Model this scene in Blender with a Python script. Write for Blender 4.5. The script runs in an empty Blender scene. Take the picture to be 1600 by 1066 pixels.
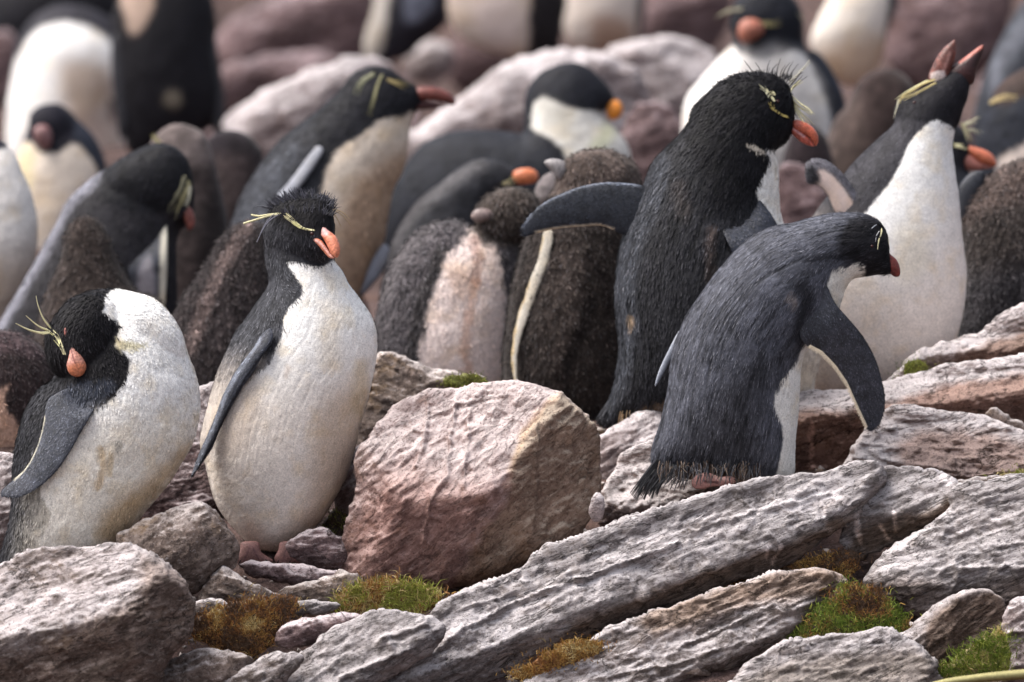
import bpy, math, random, colorsys
import numpy as np
from mathutils import Vector
from mathutils.bvhtree import BVHTree

# ------------------------------------------------------------------ camera, sky, sun
scene = bpy.context.scene
COL = scene.collection
PITCH = math.radians(4.0)
CAM_Z = 1.2
F = 400.0 / 36.0 * 1600.0            # focal length in photograph pixels

cam_data = bpy.data.cameras.new('camera')
cam = bpy.data.objects.new('camera', cam_data)
COL.objects.link(cam)
cam.location = (0, 0, CAM_Z)
cam.rotation_euler = (math.pi / 2 - PITCH, 0, 0)
cam_data.lens = 400
cam_data.sensor_width = 36
cam_data.clip_start = 0.1
cam_data.clip_end = 2000
cam_data.dof.use_dof = True
cam_data.dof.focus_distance = 15.62
cam_data.dof.aperture_fstop = 4.0
scene.camera = cam

world = bpy.data.worlds.new('World')
scene.world = world
world.use_nodes = True
wn = world.node_tree
sky = wn.nodes.new('ShaderNodeTexSky')
sky.sky_type = 'NISHITA'
sky.sun_disc = False
SUN_EL, SUN_AZ = math.radians(60), math.radians(-92)   # azimuth from +Y (away from camera), negative = left
sky.sun_elevation = SUN_EL
sky.sun_rotation = SUN_AZ
sky.dust_density = 5.0
sky.ozone_density = 0.2
sky.air_density = 0.8
bg = wn.nodes['Background']
bg.inputs['Strength'].default_value = 0.15
hs = wn.nodes.new('ShaderNodeHueSaturation')          # thin cloud: a greyer sky
hs.inputs['Saturation'].default_value = 0.5
wn.links.new(sky.outputs[0], hs.inputs['Color'])
wn.links.new(hs.outputs[0], bg.inputs['Color'])

sd_ = bpy.data.lights.new('sun', 'SUN')
sun = bpy.data.objects.new('sun', sd_)
COL.objects.link(sun)
sd_.energy = 2.0
sd_.angle = math.radians(30)
sd_.color = (1.0, 0.955, 0.91)
dv = Vector((math.sin(SUN_AZ) * math.cos(SUN_EL), math.cos(SUN_AZ) * math.cos(SUN_EL), math.sin(SUN_EL)))
sun.rotation_euler = dv.to_track_quat('Z', 'Y').to_euler()
sun.location = (-3, 15, 6)

scene.view_settings.view_transform = 'Standard'
scene.view_settings.look = 'None'
scene.view_settings.exposure = 0.96
scene.view_settings.gamma = 1.0
scene.cycles.use_denoising = True

RNG = np.random.default_rng(7)

# ------------------------------------------------------------------ numeric helpers
def P(px, py, y):
    """photo pixel + distance (world y) -> world point"""
    u = (px - 800.0) / F
    v = (533.0 - py) / F
    c, s = math.cos(PITCH), math.sin(PITCH)
    dx, dy, dz = u, c + v * s, -s + v * c
    t = y / dy
    return Vector((dx * t, y, CAM_Z + dz * t))

def _h(i, j, k, seed):
    n = (i * 374761393 + j * 668265263 + k * 2147483647 * 3 + seed * 974634777) & 0xFFFFFFFF
    n = ((n ^ (n >> 13)) * 1274126177) & 0xFFFFFFFF
    n = ((n ^ (n >> 16)) * 2246822519) & 0xFFFFFFFF
    return ((n ^ (n >> 15)) & 0xFFFFFF) / float(0xFFFFFF) * 2 - 1

def vnoise(p, seed=0):
    p = np.asarray(p, float)
    fl = np.floor(p)
    f = p - fl
    f = f * f * (3 - 2 * f)
    i = fl.astype(np.int64)
    x, y, z = i[..., 0], i[..., 1], i[..., 2]
    r = 0
    for a in (0, 1):
        wa = f[..., 0] if a else 1 - f[..., 0]
        for b in (0, 1):
            wb = f[..., 1] if b else 1 - f[..., 1]
            for c in (0, 1):
                wc = f[..., 2] if c else 1 - f[..., 2]
                r = r + wa * wb * wc * _h(x + a, y + b, z + c, seed)
    return r

def fbm(p, oct=4, seed=0, gain=0.5):
    p = np.asarray(p, float)
    r, a, s = 0, 1.0, 0
    for o in range(oct):
        r = r + a * vnoise(p * (2.03 ** o) + 17.3 * o, seed + o)
        s += a
        a *= gain
    return r / s

def smooth_poly(poly, step, closed=True, rough=0.0, seed=0):
    p = np.array(poly, float)
    n = len(p)
    out = []
    rng = range(n) if closed else range(n - 1)
    for i in rng:
        if closed:
            a, b, c, d = p[i - 1], p[i], p[(i + 1) % n], p[(i + 2) % n]
        else:
            a, b, c, d = p[max(i - 1, 0)], p[i], p[i + 1], p[min(i + 2, n - 1)]
        m = max(2, int(np.linalg.norm(c - b) / step))
        t = (np.arange(m) / m)[:, None]
        out.append(0.5 * ((2 * b) + (-a + c) * t + (2 * a - 5 * b + 4 * c - d) * t ** 2 + (-a + 3 * b - 3 * c + d) * t ** 3))
    if not closed:
        out.append(p[-1:])
    q = np.vstack(out)
    if rough:
        q3 = np.c_[q / 14.0, np.zeros(len(q)) + seed]
        q = q + rough * np.c_[fbm(q3, 3, seed), fbm(q3 + 50, 3, seed + 9)]
    return q

def inside(pts, poly):
    x, y = pts[:, 0], pts[:, 1]
    r = np.zeros(len(pts), bool)
    n = len(poly)
    for i in range(n):
        x1, y1 = poly[i]
        x2, y2 = poly[(i + 1) % n]
        if y1 == y2:
            continue
        c = (y1 > y) != (y2 > y)
        xi = (x2 - x1) * (y - y1) / (y2 - y1) + x1
        r ^= c & (x < xi)
    return r

def seg_dist(pts, line, closed=True):
    """distance to a polyline and the nearest point"""
    n = len(line)
    best = np.full(len(pts), 1e18)
    near = np.zeros((len(pts), 2))
    for i in range(n if closed else n - 1):
        a = line[i]
        b = line[(i + 1) % n]
        ab = b - a
        L = ab @ ab
        if L < 1e-12:
            continue
        t = np.clip(((pts - a) @ ab) / L, 0, 1)
        q = a + t[:, None] * ab
        d = ((pts - q) ** 2).sum(1)
        m = d < best
        best[m] = d[m]
        near[m] = q[m]
    return np.sqrt(best), near

def poisson(mask, g, iters=400):
    """solve lap u = -4 inside the mask, u = 0 outside (conjugate gradients)"""
    b = np.where(mask, 4.0 * g * g, 0.0)
    def A(u):
        r = 4 * u
        r[1:] -= u[:-1]; r[:-1] -= u[1:]
        r[:, 1:] -= u[:, :-1]; r[:, :-1] -= u[:, 1:]
        return np.where(mask, r, 0)
    x = np.zeros_like(b)
    r = b.copy(); p = r.copy(); rs = (r * r).sum()
    r0 = rs
    for _ in range(iters):
        Ap = A(p)
        al = rs / max((p * Ap).sum(), 1e-30)
        x += al * p
        r -= al * Ap
        rn = (r * r).sum()
        if rn < 1e-8 * r0:
            break
        p = r + (rn / rs) * p
        rs = rn
    return np.maximum(x, 0)

def shell(poly, g, k=0.62, kb=None, facets=None, auto=0, seed=0, rough=0.0, smooth=True, cap=None):
    """a closed solid whose outline is poly: returns vertices (px, py, toward-camera px) and quads"""
    B = smooth_poly(poly, max(g * 0.8, 1.2), True, rough, seed) if smooth else np.array(poly, float)
    lo, hi = B.min(0) - 2 * g, B.max(0) + 2 * g
    nx, ny = int((hi[0] - lo[0]) / g) + 2, int((hi[1] - lo[1]) / g) + 2
    X, Y = np.meshgrid(lo[0] + np.arange(nx) * g, lo[1] + np.arange(ny) * g)
    pts = np.c_[X.ravel(), Y.ravel()]
    ins = inside(pts, B)
    D, near = seg_dist(pts, B[::1] if len(B) < 700 else B[::2])
    core = (ins & (D > 0.35 * g)).reshape(ny, nx)
    u = poisson(core, g)
    h = np.sqrt(u)
    hf, hb = k * h, (k if kb is None else kb) * h
    rr = np.random.default_rng(seed + 100)
    hmax = hf.max()
    cuts = []
    if facets:
        for (x0, y0, h0, gx, gy) in facets:
            cuts.append((h0 + gx * (X - x0) + gy * (Y - y0), 1))
    for q in range(auto):
        a, m = rr.uniform(0, 6.283), rr.uniform(0.15, 1.0)
        gx, gy = m * math.cos(a), m * math.sin(a)
        off = (hf - gx * X - gy * Y)[core].max() - hmax * rr.uniform(0.12, 0.3)
        cuts.append((off + gx * X + gy * Y, 1))
    for cp, _ in cuts:
        s = 2.5 + 0.02 * hmax
        cpm = np.maximum(cp, 0.15 * hf)
        d = hf - cpm
        hf = cpm + 0.5 * (d - np.sqrt(d * d + s * s)) + 0.0
        hf = np.maximum(hf, 0.5)
    if cap:
        hf = np.minimum(hf, cap); hb = np.minimum(hb, cap)
    core_f = core.ravel()
    # cells that touch a core node
    c = core
    cell = c[:-1, :-1] | c[1:, :-1] | c[:-1, 1:] | c[1:, 1:]
    idx = np.arange(nx * ny).reshape(ny, nx)
    q = np.stack([idx[:-1, :-1][cell], idx[1:, :-1][cell], idx[1:, 1:][cell], idx[:-1, 1:][cell]], 1)
    used = np.unique(q)
    pos = pts.copy()
    ring = ~core_f
    pos[ring] = near[ring]
    nV = len(used)
    m_f = np.full(nx * ny, -1)
    m_f[used] = np.arange(nV)
    Vf = np.c_[pos[used], np.where(core_f[used], hf.ravel()[used], 0)]
    bi = used[core_f[used]]
    m_b = m_f.copy()
    m_b[bi] = nV + np.arange(len(bi))
    Vb = np.c_[pos[bi], -hb.ravel()[bi]]
    V = np.vstack([Vf, Vb])
    # drop the degenerate back faces whose 4 corners are all ring nodes: none, every cell touches a core node
    Q = np.vstack([m_f[q], m_b[q][:, ::-1]])
    return V, Q

def vnormals(V, Q):
    a, b, c, d = V[Q[:, 0]], V[Q[:, 1]], V[Q[:, 2]], V[Q[:, -1]]
    n = np.cross(c - a, d - b)
    N = np.zeros_like(V)
    for i in range(Q.shape[1]):
        np.add.at(N, Q[:, i], n)
    return N / np.maximum(np.linalg.norm(N, axis=1, keepdims=True), 1e-9)

def new_mesh(name, V, Q, mat, cols=None, smooth=True):
    me = bpy.data.meshes.new(name)
    V = np.asarray(V, np.float32)
    if isinstance(Q, np.ndarray):
        faces = [(Q, Q.shape[1])]
    else:
        faces = [(q, q.shape[1]) for q in Q if len(q)]
    me.vertices.add(len(V))
    me.vertices.foreach_set('co', V.ravel())
    nl = sum(q.size for q, _ in faces)
    npoly = sum(len(q) for q, _ in faces)
    me.loops.add(nl)
    me.polygons.add(npoly)
    me.loops.foreach_set('vertex_index', np.concatenate([q.ravel() for q, _ in faces]).astype(np.int32))
    tot = np.concatenate([np.full(len(q), m) for q, m in faces]).astype(np.int32)
    st = np.concatenate([[0], np.cumsum(tot)[:-1]]).astype(np.int32)
    me.polygons.foreach_set('loop_start', st)
    me.polygons.foreach_set('loop_total', tot)
    me.update(calc_edges=True)
    me.validate()
    if smooth:
        me.polygons.foreach_set('use_smooth', np.ones(len(me.polygons), bool))
    if cols is None:
        cols = np.ones((len(me.vertices), 3))
    if cols is not None and len(me.vertices) == len(cols):
        at = me.color_attributes.new('Col', 'FLOAT_COLOR', 'POINT')
        at.data.foreach_set('color', np.c_[cols, np.ones(len(cols))].astype(np.float32).ravel())
    if mat:
        me.materials.append(mat)
    return me

def link(name, me, parent=None, loc=(0, 0, 0)):
    o = bpy.data.objects.new(name, me)
    COL.objects.link(o)
    o.location = loc
    if parent:
        o.parent = parent
    return o

def tag(o, label=None, cat=None, group=None, kind=None):
    if label: o['label'] = label
    if cat: o['category'] = cat
    if group: o['group'] = group
    if kind: o['kind'] = kind
    return o

# ground: how high in the picture the ground lies at each distance
GT = np.array([(2, 4200), (8, 2600), (12, 1900), (14, 1560), (15.0, 1330), (15.3, 1170), (15.45, 1075), (15.6, 965), (15.75, 855), (15.9, 755), (16.05, 690),
               (16.4, 625), (17.0, 545), (18.0, 420), (19.5, 240), (21, 100), (23, -60), (26, -260), (40, -760),
               (80, -1180), (400, -1240)], float)
def tilt(px, y):
    return -0.02 * (np.clip(px, 0, 1600) - 800) * np.clip((16.4 - y) / 0.6, 0, 1) * np.clip((y - 13) / 1.5, 0, 1)
def gy(px, py):
    """distance at which the ground is seen at this pixel"""
    lo, hi = 12.0, 30.0
    for _ in range(30):
        m = (lo + hi) / 2
        if np.interp(m, GT[:, 0], GT[:, 1]) + tilt(px, m) > py:
            lo = m
        else:
            hi = m
    return lo

# ------------------------------------------------------------------ materials
def nt(name):
    m = bpy.data.materials.new(name)
    m.use_nodes = True
    return m, m.node_tree.nodes, m.node_tree.links, m.node_tree.nodes['Principled BSDF']

def plumage_mat(name, rough=0.6, bump=0.25, bscale=420, spec=0.25, sheen=0.0, mott=0.25):
    m, N, L, B = nt(name)
    a = N.new('ShaderNodeAttribute'); a.attribute_name = 'Col'
    tc = N.new('ShaderNodeTexCoord')
    no = N.new('ShaderNodeTexNoise'); no.inputs['Scale'].default_value = bscale; no.inputs['Detail'].default_value = 3
    L.new(tc.outputs['Object'], no.inputs['Vector'])
    mr = N.new('ShaderNodeMapRange')
    mr.inputs['From Min'].default_value = 0.3; mr.inputs['From Max'].default_value = 0.7
    mr.inputs['To Min'].default_value = 1 - mott; mr.inputs['To Max'].default_value = 1 + mott
    L.new(no.outputs['Fac'], mr.inputs['Value'])
    mx = N.new('ShaderNodeVectorMath'); mx.operation = 'SCALE'
    L.new(a.outputs['Color'], mx.inputs[0]); L.new(mr.outputs[0], mx.inputs['Scale'])
    L.new(mx.outputs[0], B.inputs['Base Color'])
    bp = N.new('ShaderNodeBump'); bp.inputs['Strength'].default_value = bump; bp.inputs['Distance'].default_value = 0.002
    L.new(no.outputs['Fac'], bp.inputs['Height']); L.new(bp.outputs[0], B.inputs['Normal'])
    B.inputs['Roughness'].default_value = rough
    B.inputs['Specular IOR Level'].default_value = spec
    if sheen:
        B.inputs['Sheen Weight'].default_value = sheen
        B.inputs['Sheen Roughness'].default_value = 0.5
    return m

M_PLUM = plumage_mat('plumage', 0.66, 0.3, 500, 0.16, 0.0, 0.22)
M_FLIP = plumage_mat('flipper_skin', 0.5, 0.35, 900, 0.35, 0.0, 0.2)
M_DOWN = plumage_mat('down', 0.95, 0.5, 260, 0.05, 0.15, 0.22)
M_BILL = plumage_mat('bill_horn', 0.42, 0.45, 300, 0.4, 0.0, 0.35)
M_CREST = plumage_mat('crest_feather', 0.6, 0.1, 600, 0.3, 0.0, 0.15)
M_FOOT = plumage_mat('foot_skin', 0.55, 0.6, 500, 0.35, 0.0, 0.3)
M_EYE, _n, _l, _b = nt('eye'); _b.inputs['Base Color'].default_value = (0.03, 0.004, 0.003, 1); _b.inputs['Roughness'].default_value = 0.08
M_GRASS = plumage_mat('grass_blade', 0.6, 0.0, 300, 0.25, 0.0, 0.2)

def rock_mat(name, dark, mid, light, white=(0.72, 0.68, 0.68), wamt=0.35, ang=-20, stretch=5.0, stain=(0.2, 0.1, 0.05), samt=0.3, sc=1.0, up=0.45, seam_=0.85):
    m, N, L, B = nt(name)
    tc = N.new('ShaderNodeTexCoord')
    mp = N.new('ShaderNodeMapping'); mp.inputs['Rotation'].default_value = (0, math.radians(-ang), 0)
    L.new(tc.outputs['Object'], mp.inputs['Vector'])
    ms = N.new('ShaderNodeMapping'); ms.inputs['Scale'].default_value = (1, 1, stretch)
    L.new(mp.outputs[0], ms.inputs['Vector'])
    def noise(v, s, d=6, r=0.6, dist=0.0):
        n = N.new('ShaderNodeTexNoise'); n.inputs['Scale'].default_value = s; n.inputs['Detail'].default_value = d
        n.inputs['Roughness'].default_value = r; n.inputs['Distortion'].default_value = dist
        L.new(v, n.inputs['Vector']); return n.outputs['Fac']
    def rng(v, a, b, c=0.0, d=1.0):
        r = N.new('ShaderNodeMapRange'); r.interpolation_type = 'SMOOTHSTEP'
        for k_, x in zip(('From Min', 'From Max', 'To Min', 'To Max'), (a, b, c, d)): r.inputs[k_].default_value = x
        L.new(v, r.inputs['Value']); return r.outputs[0]
    def mix(f, a, b):
        x = N.new('ShaderNodeMix'); x.data_type = 'RGBA'
        L.new(f, x.inputs['Factor'])
        for s_, v in ((6, a), (7, b)):
            if isinstance(v, tuple): x.inputs[s_].default_value = (*v, 1)
            else: L.new(v, x.inputs[s_])
        return x.outputs[2]
    def math_(op, a, b):
        x = N.new('ShaderNodeMath'); x.operation = op
        for i, v in enumerate((a, b)):
            if isinstance(v, (int, float)): x.inputs[i].default_value = v
            else: L.new(v, x.inputs[i])
        return x.outputs[0]
    n1 = noise(ms.outputs[0], 8 * sc, 8, 0.62, 0.5)
    n2 = noise(tc.outputs['Object'], 12 * sc, 9, 0.68, 0.3)
    n3 = noise(ms.outputs[0], 45 * sc, 8, 0.72, 0.6)
    n5 = noise(tc.outputs['Object'], 75, 6, 0.7, 0.3)
    n4 = noise(tc.outputs['Object'], 360, 3, 0.65)
    f1 = math_('ADD', math_('MULTIPLY', n1, 0.55), math_('MULTIPLY', n5, 0.45))
    f2 = math_('ADD', math_('MULTIPLY', n3, 0.45), math_('MULTIPLY', n2, 0.55))
    cr = mix(rng(f1, 0.38, 0.60), dark, mid)
    cr = mix(rng(f2, 0.43, 0.63), cr, light)
    cr = mix(rng(n2, 0.50, 0.68, 0, samt * 2), cr, stain)
    ge = N.new('ShaderNodeNewGeometry')
    sx = N.new('ShaderNodeSeparateXYZ'); L.new(ge.outputs['Normal'], sx.inputs[0])
    wsum = math_('ADD', math_('ADD', math_('MULTIPLY', n3, 0.4), math_('MULTIPLY', n5, 0.5)), math_('ADD', math_('MULTIPLY', sx.outputs['Z'], up), math_('MULTIPLY', n1, 0.7)))
    w0 = 1.36 - wamt * 0.9
    cr = mix(rng(wsum, w0 - 0.22, w0 + 0.24), cr, white)
    n6 = noise(ms.outputs[0], 110, 5, 0.75, 0.3)
    cr = mix(rng(n6, 0.36, 0.46, 0.72, 0.0), cr, tuple(c * 0.9 for c in dark))
    cr = mix(rng(n6, 0.56, 0.68, 0.0, 0.5), cr, white)
    # thin dark seams along the bedding, dark pits and grains
    seam = math_('ABSOLUTE', math_('SUBTRACT', n1, 0.5), 0)
    cr = mix(math_('MULTIPLY', rng(seam, 0.0, 0.014, seam_, 0.0), rng(n2, 0.42, 0.56)), cr, tuple(c * 0.3 for c in dark))
    cr = mix(rng(n4, 0.30, 0.44, 0.8, 0.0), cr, tuple(c * 0.4 for c in dark))
    cr = mix(rng(n5, 0.28, 0.42, 0.6, 0.0), cr, tuple(c * 0.5 for c in dark))
    at = N.new('ShaderNodeAttribute'); at.attribute_name = 'Col'
    mu = N.new('ShaderNodeVectorMath'); mu.operation = 'MULTIPLY'
    L.new(cr, mu.inputs[0]); L.new(at.outputs['Color'], mu.inputs[1])
    L.new(mu.outputs[0], B.inputs['Base Color'])
    B.inputs['Roughness'].default_value = 0.82
    B.inputs['Specular IOR Level'].default_value = 0.2
    b1 = N.new('ShaderNodeBump'); b1.inputs['Strength'].default_value = 0.8; b1.inputs['Distance'].default_value = 0.0028
    hh = math_('ADD', math_('MULTIPLY', n3, 0.5), math_('ADD', math_('MULTIPLY', n5, 0.7), math_('MULTIPLY', n6, 0.8)))
    hh = math_('ADD', hh, math_('MULTIPLY', rng(seam, 0.0, 0.02), 0.6))
    L.new(hh, b1.inputs['Height'])
    b2 = N.new('ShaderNodeBump'); b2.inputs['Strength'].default_value = 0.8; b2.inputs['Distance'].default_value = 0.0022
    L.new(n4, b2.inputs['Height']); L.new(b1.outputs[0], b2.inputs['Normal'])
    L.new(b2.outputs[0], B.inputs['Normal'])
    return m

# ------------------------------------------------------------------ painting
def paint(V, base, ops, jag=3.0, seed=0):
    """V in pixel frame; ops: ('p', poly, colour, soft, side) area or ('s', line, colour, width, side) stripe"""
    C = np.tile(np.array(base, float), (len(V), 1))
    nz = np.c_[fbm(V / 9.0, 3, seed + 3), fbm(V / 9.0 + 40, 3, seed + 5)]
    q = V[:, :2] + nz * jag
    for op in ops:
        kind, pl, col, sw = op[:4]
        side = op[4] if len(op) > 4 else 'f'
        if kind == 'p':
            B = smooth_poly(pl, 12)
            d, _ = seg_dist(q, B)
            s = np.where(inside(q, B), d, -d)
            w = np.clip(0.5 + s / max(sw, 0.5), 0, 1)
            w = w * w * (3 - 2 * w)
        else:
            d, _ = seg_dist(q, smooth_poly(pl, 8, False), False)
            w = np.clip(1.4 - 1.4 * d / sw, 0, 1)
        if side == 'f':
            w = w * np.clip(0.5 + V[:, 2] / 8.0, 0, 1)
        elif side == 'b':
            w = w * np.clip(0.5 - V[:, 2] / 8.0, 0, 1)
        if len(op) > 5:
            w = w * op[5]
        C = C * (1 - w[:, None]) + np.array(col) * w[:, None]
    lum = np.clip((C.mean(1) - 0.15) / 0.2, 0, 1)[:, None]
    wm = np.clip(fbm(V / 26.0, 3, seed + 60)[:, None] * 1.6, 0, 1)
    C = C * (1 - lum * wm * np.array([0.04, 0.10, 0.20]))
    C = C * (1 + lum * (0.10 * fbm(V / 12.0, 3, seed + 61) + 0.10 * fbm(V / 3.5, 2, seed + 62))[:, None])
    C = C * (1 + (1 - lum) * np.clip(0.5 * fbm(V / 14.0, 3, seed + 63) + 0.25 * fbm(V / 4.0, 2, seed + 64), -0.6, 1)[:, None])
    l2 = C.mean(1)[:, None]
    C = C * (0.62 + 0.38 * np.clip((l2 - 0.02) / 0.10, 0, 1))      # the darkest plumage is nearly black
    C = np.maximum(C, 0.003)
    return C

SLATE = (0.040, 0.041, 0.048)
SLATE2 = (0.085, 0.088, 0.105)
BLACK = (0.010, 0.009, 0.011)
DARK = (0.020, 0.020, 0.025)
WHITE = (0.80, 0.79, 0.77)
CREAM = (0.62, 0.55, 0.46)
BEIGE = (0.50, 0.42, 0.35)
TAN = (0.36, 0.24, 0.14)
PALE = (0.27, 0.28, 0.32)
BROWN = (0.060, 0.049, 0.045)
BROWN2 = (0.10, 0.08, 0.07)
ORANGE = (0.62, 0.17, 0.07)
RED = (0.42, 0.085, 0.05)
YEL = (0.62, 0.53, 0.22)
PYEL = (0.75, 0.70, 0.42)

class Thing:
    """an animal built in the pixel frame of its own upright plane"""
    def __init__(s, name, label, cat, y, base_px, group=None):
        s.y = y; s.cx, s.cy = base_px; s.s = y / F
        s.root = bpy.data.objects.new(name, None)
        s.root.empty_display_size = 0.05
        COL.objects.link(s.root)
        s.root.location = P(s.cx, s.cy, y)
        s.root.rotation_euler = (-PITCH, 0, 0)
        tag(s.root, label, cat, group)
        s.bvh = None
    def loc(s, V):
        V = np.asarray(V, float)
        return np.c_[(V[:, 0] - s.cx) * s.s, -V[:, 2] * s.s, -(V[:, 1] - s.cy) * s.s]
    def pix(s, W):
        return np.c_[W[:, 0] / s.s + s.cx, s.cy - W[:, 2] / s.s, -W[:, 1] / s.s]
    def surf(s, px, py):
        o = Vector(((px - s.cx) * s.s, -3.0, -(py - s.cy) * s.s))
        hit = s.bvh.ray_cast(o, Vector((0, 1, 0)))
        return None if hit[0] is None else -hit[0].y / s.s
    def body(s, blobs, base, ops, vox=2.4, disp=0.6, dscale=7, jag=3.0, seed=0, mat=None, blades=None, flow=None, smooth=6, streak=None, name='body'):
        Vs, Qs, n = [], [], 0
        for bl in blobs:
            poly, dy, k = bl[:3]
            opt = bl[3] if len(bl) > 3 else {}
            V, Q = shell(poly, max(vox * 1.15, 2.6), k, seed=seed, **{a: b for a, b in opt.items() if a in ('kb',)})
            gx, g_y, x0, y0 = opt.get('lean', (0, 0, 0, 0))
            V[:, 2] += dy + gx * (V[:, 0] - x0) + g_y * (V[:, 1] - y0)
            Vs.append(V); Qs.append(Q + n); n += len(V)
        V = np.vstack(Vs); Q = np.vstack(Qs)
        me = new_mesh('tmp', s.loc(V), Q, None)
        ob = bpy.data.objects.new('tmp', me)
        COL.objects.link(ob)
        r = ob.modifiers.new('r', 'REMESH'); r.mode = 'VOXEL'; r.voxel_size = vox * s.s
        sm = ob.modifiers.new('s', 'SMOOTH'); sm.factor = 0.5; sm.iterations = smooth
        dg = bpy.context.evaluated_depsgraph_get()
        m2 = bpy.data.meshes.new_from_object(ob.evaluated_get(dg))
        bpy.data.objects.remove(ob); bpy.data.meshes.remove(me)
        nv = len(m2.vertices)
        co = np.empty(nv * 3, np.float32); m2.vertices.foreach_get('co', co); co = co.reshape(-1, 3).astype(float)
        no = np.empty(nv * 3, np.float32); m2.vertices.foreach_get('normal', no); no = no.reshape(-1, 3).astype(float)
        lv = np.empty(len(m2.loops), np.int32); m2.loops.foreach_get('vertex_index', lv)
        lt = np.empty(len(m2.polygons), np.int32); m2.polygons.foreach_get('loop_total', lt)
        assert (lt == 4).all()
        Q = lv.reshape(-1, 4)
        bpy.data.meshes.remove(m2)
        px = s.pix(co)
        dn = fbm(px / dscale, 3, seed) * disp + fbm(px / 38.0, 2, seed + 8) * disp * 1.6
        st = None
        if streak:
            line, samp, wl, cmod = streak
            lc = smooth_poly(line, 10, False)
            def st(p):
                dd, nr = seg_dist(p[:, :2], lc, False)
                w = 3.0 * fbm(p / 30.0, 2, seed + 90)
                along = (nr[:, 0] * 0.6 + nr[:, 1]) / 70.0
                return (1 - 2 * np.abs(fbm(np.c_[(dd + w) / wl, along, p[:, 2] / (wl * 2.2)], 3, seed + 91, 0.6))) - 0.5
            dn = dn + st(px) * samp
        co = co + no * (dn * s.s)[:, None]
        px = s.pix(co)
        cols = paint(px, base, ops, jag, seed)
        if st:
            lum = cols.mean(1)
            f = st(px) * cmod * np.clip(1.3 - lum / 0.2, 0, 1)
            cols = cols * np.exp(f)[:, None]
        s.bvh = BVHTree.FromPolygons([tuple(v) for v in co.tolist()], Q.tolist()) if True else None
        faces = [Q]
        if blades:
            bv, bf, bc = s._blades(co, no, px, cols, blades, flow, seed)
            faces = [np.vstack([Q, bf + len(co)])]
            co = np.vstack([co, bv]); cols = np.vstack([cols, bc])
        me = new_mesh(name, co, faces[0], mat or M_PLUM, cols)
        s.bodyob = link(name, me, s.root)
        return s.bodyob
    def _blades(s, co, no, px, cols, b, flow, seed):
        n, Lg, wd, lift, tipl, rnd = b[:6]
        vs = b[6] if len(b) > 6 else 0.42 #     # count, length px, width px, lift, tip lightening, direction noise
        rg = np.random.default_rng(seed + 31)
        idx = rg.integers(0, len(co), n)
        Nn = no[idx]; p0 = co[idx]; pp = px[idx]; c0 = cols[idx]
        fl = np.array(flow, float)
        d2 = ((pp[:, None, :2] - fl[None, :, :2]) ** 2).sum(2) + 60
        w = 1 / d2 ** 1.3
        dx = (w * fl[:, 2]).sum(1) / w.sum(1); dy = (w * fl[:, 3]).sum(1) / w.sum(1)
        D = np.c_[dx, np.zeros(n), -dy] + rg.normal(0, rnd, (n, 3))
        D -= Nn * (D * Nn).sum(1)[:, None]
        D /= np.maximum(np.linalg.norm(D, axis=1, keepdims=True), 1e-6)
        S = np.cross(Nn, D)
        lum = c0.mean(1)
        white = np.clip((lum - 0.2) / 0.3, 0, 1)
        ln = Lg * s.s * rg.uniform(0.55, 1.25, n) * (1 - 0.25 * white)
        ww = wd * s.s * rg.uniform(0.6, 1.3, n)
        lf = lift * rg.uniform(0.3, 1.5, n) * (1 - (b[7] if len(b) > 7 else 0.5) * white)
        root = p0 - Nn * 0.4 * s.s
        mid = root + D * (ln * 0.55)[:, None] + Nn * (ln * lf * 0.75)[:, None]
        tip = root + D * ln[:, None] + Nn * (ln * lf)[:, None]
        a, c = mid - S * ww[:, None], mid + S * ww[:, None]
        V = np.stack([root, a, tip, c], 1).reshape(-1, 3)
        Fq = (np.arange(n) * 4)[:, None] + np.array([0, 1, 2, 3])
        var = np.exp(rg.normal(0, vs, (n, 1)) * (1 - 0.72 * white[:, None]))
        cb = c0 * var
        ct = cb + (1 - white[:, None]) * tipl * np.array([0.96, 0.96, 1.06]) * rg.exponential(1.0, (n, 1)) * np.clip(lum[:, None] / 0.04, 0.15, 1.3)
        Cc = np.stack([cb * 0.9, cb, ct, cb], 1).reshape(-1, 3)
        return V, Fq, Cc
    def part(s, name, poly, base, ops=(), g=2.0, k=0.3, dy=None, drape=None, off=3, grad=(0, 0), mat=None, jag=1.2, seed=1, cap=None, parent=None, bend=None, rough=0.0, scales=None, root=None):
        V, Q = shell(poly, g, k, seed=seed, cap=cap, rough=rough)
        cx, cy = V[:, 0].mean(), V[:, 1].mean()
        C = paint(V, base, ops, jag, seed)
        if drape:
            smp = []
            ii = np.random.default_rng(3).integers(0, len(V), 90)
            for i in ii:
                h = s.surf(V[i, 0], V[i, 1])
                if h is not None: smp.append((V[i, 0] - cx, V[i, 1] - cy, h))
            if len(smp) > 5:
                smp = np.array(smp)
                A = np.c_[smp[:, :2], np.ones(len(smp))]
                co_, *_r = np.linalg.lstsq(A, smp[:, 2], rcond=None)
                gxx, gyy = np.clip(co_[:2], -drape, drape)
                res = smp[:, 2] - gxx * smp[:, 0] - gyy * smp[:, 1]
                V[:, 2] += np.percentile(res, 82) + off + gxx * (V[:, 0] - cx) + gyy * (V[:, 1] - cy)
        else:
            V[:, 2] += (dy or 0) + grad[0] * (V[:, 0] - cx) + grad[1] * (V[:, 1] - cy)
        if bend:
            V[:, 2] += bend * (((V[:, 0] - cx) ** 2 + (V[:, 1] - cy) ** 2) / 1000.0)
        if root:
            rx, ry, rr_, dd_ = root
            w = np.clip(1 - np.hypot(V[:, 0] - rx, V[:, 1] - ry) / rr_, 0, 1)
            V[:, 2] -= dd_ * w * w * (3 - 2 * w)
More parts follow.
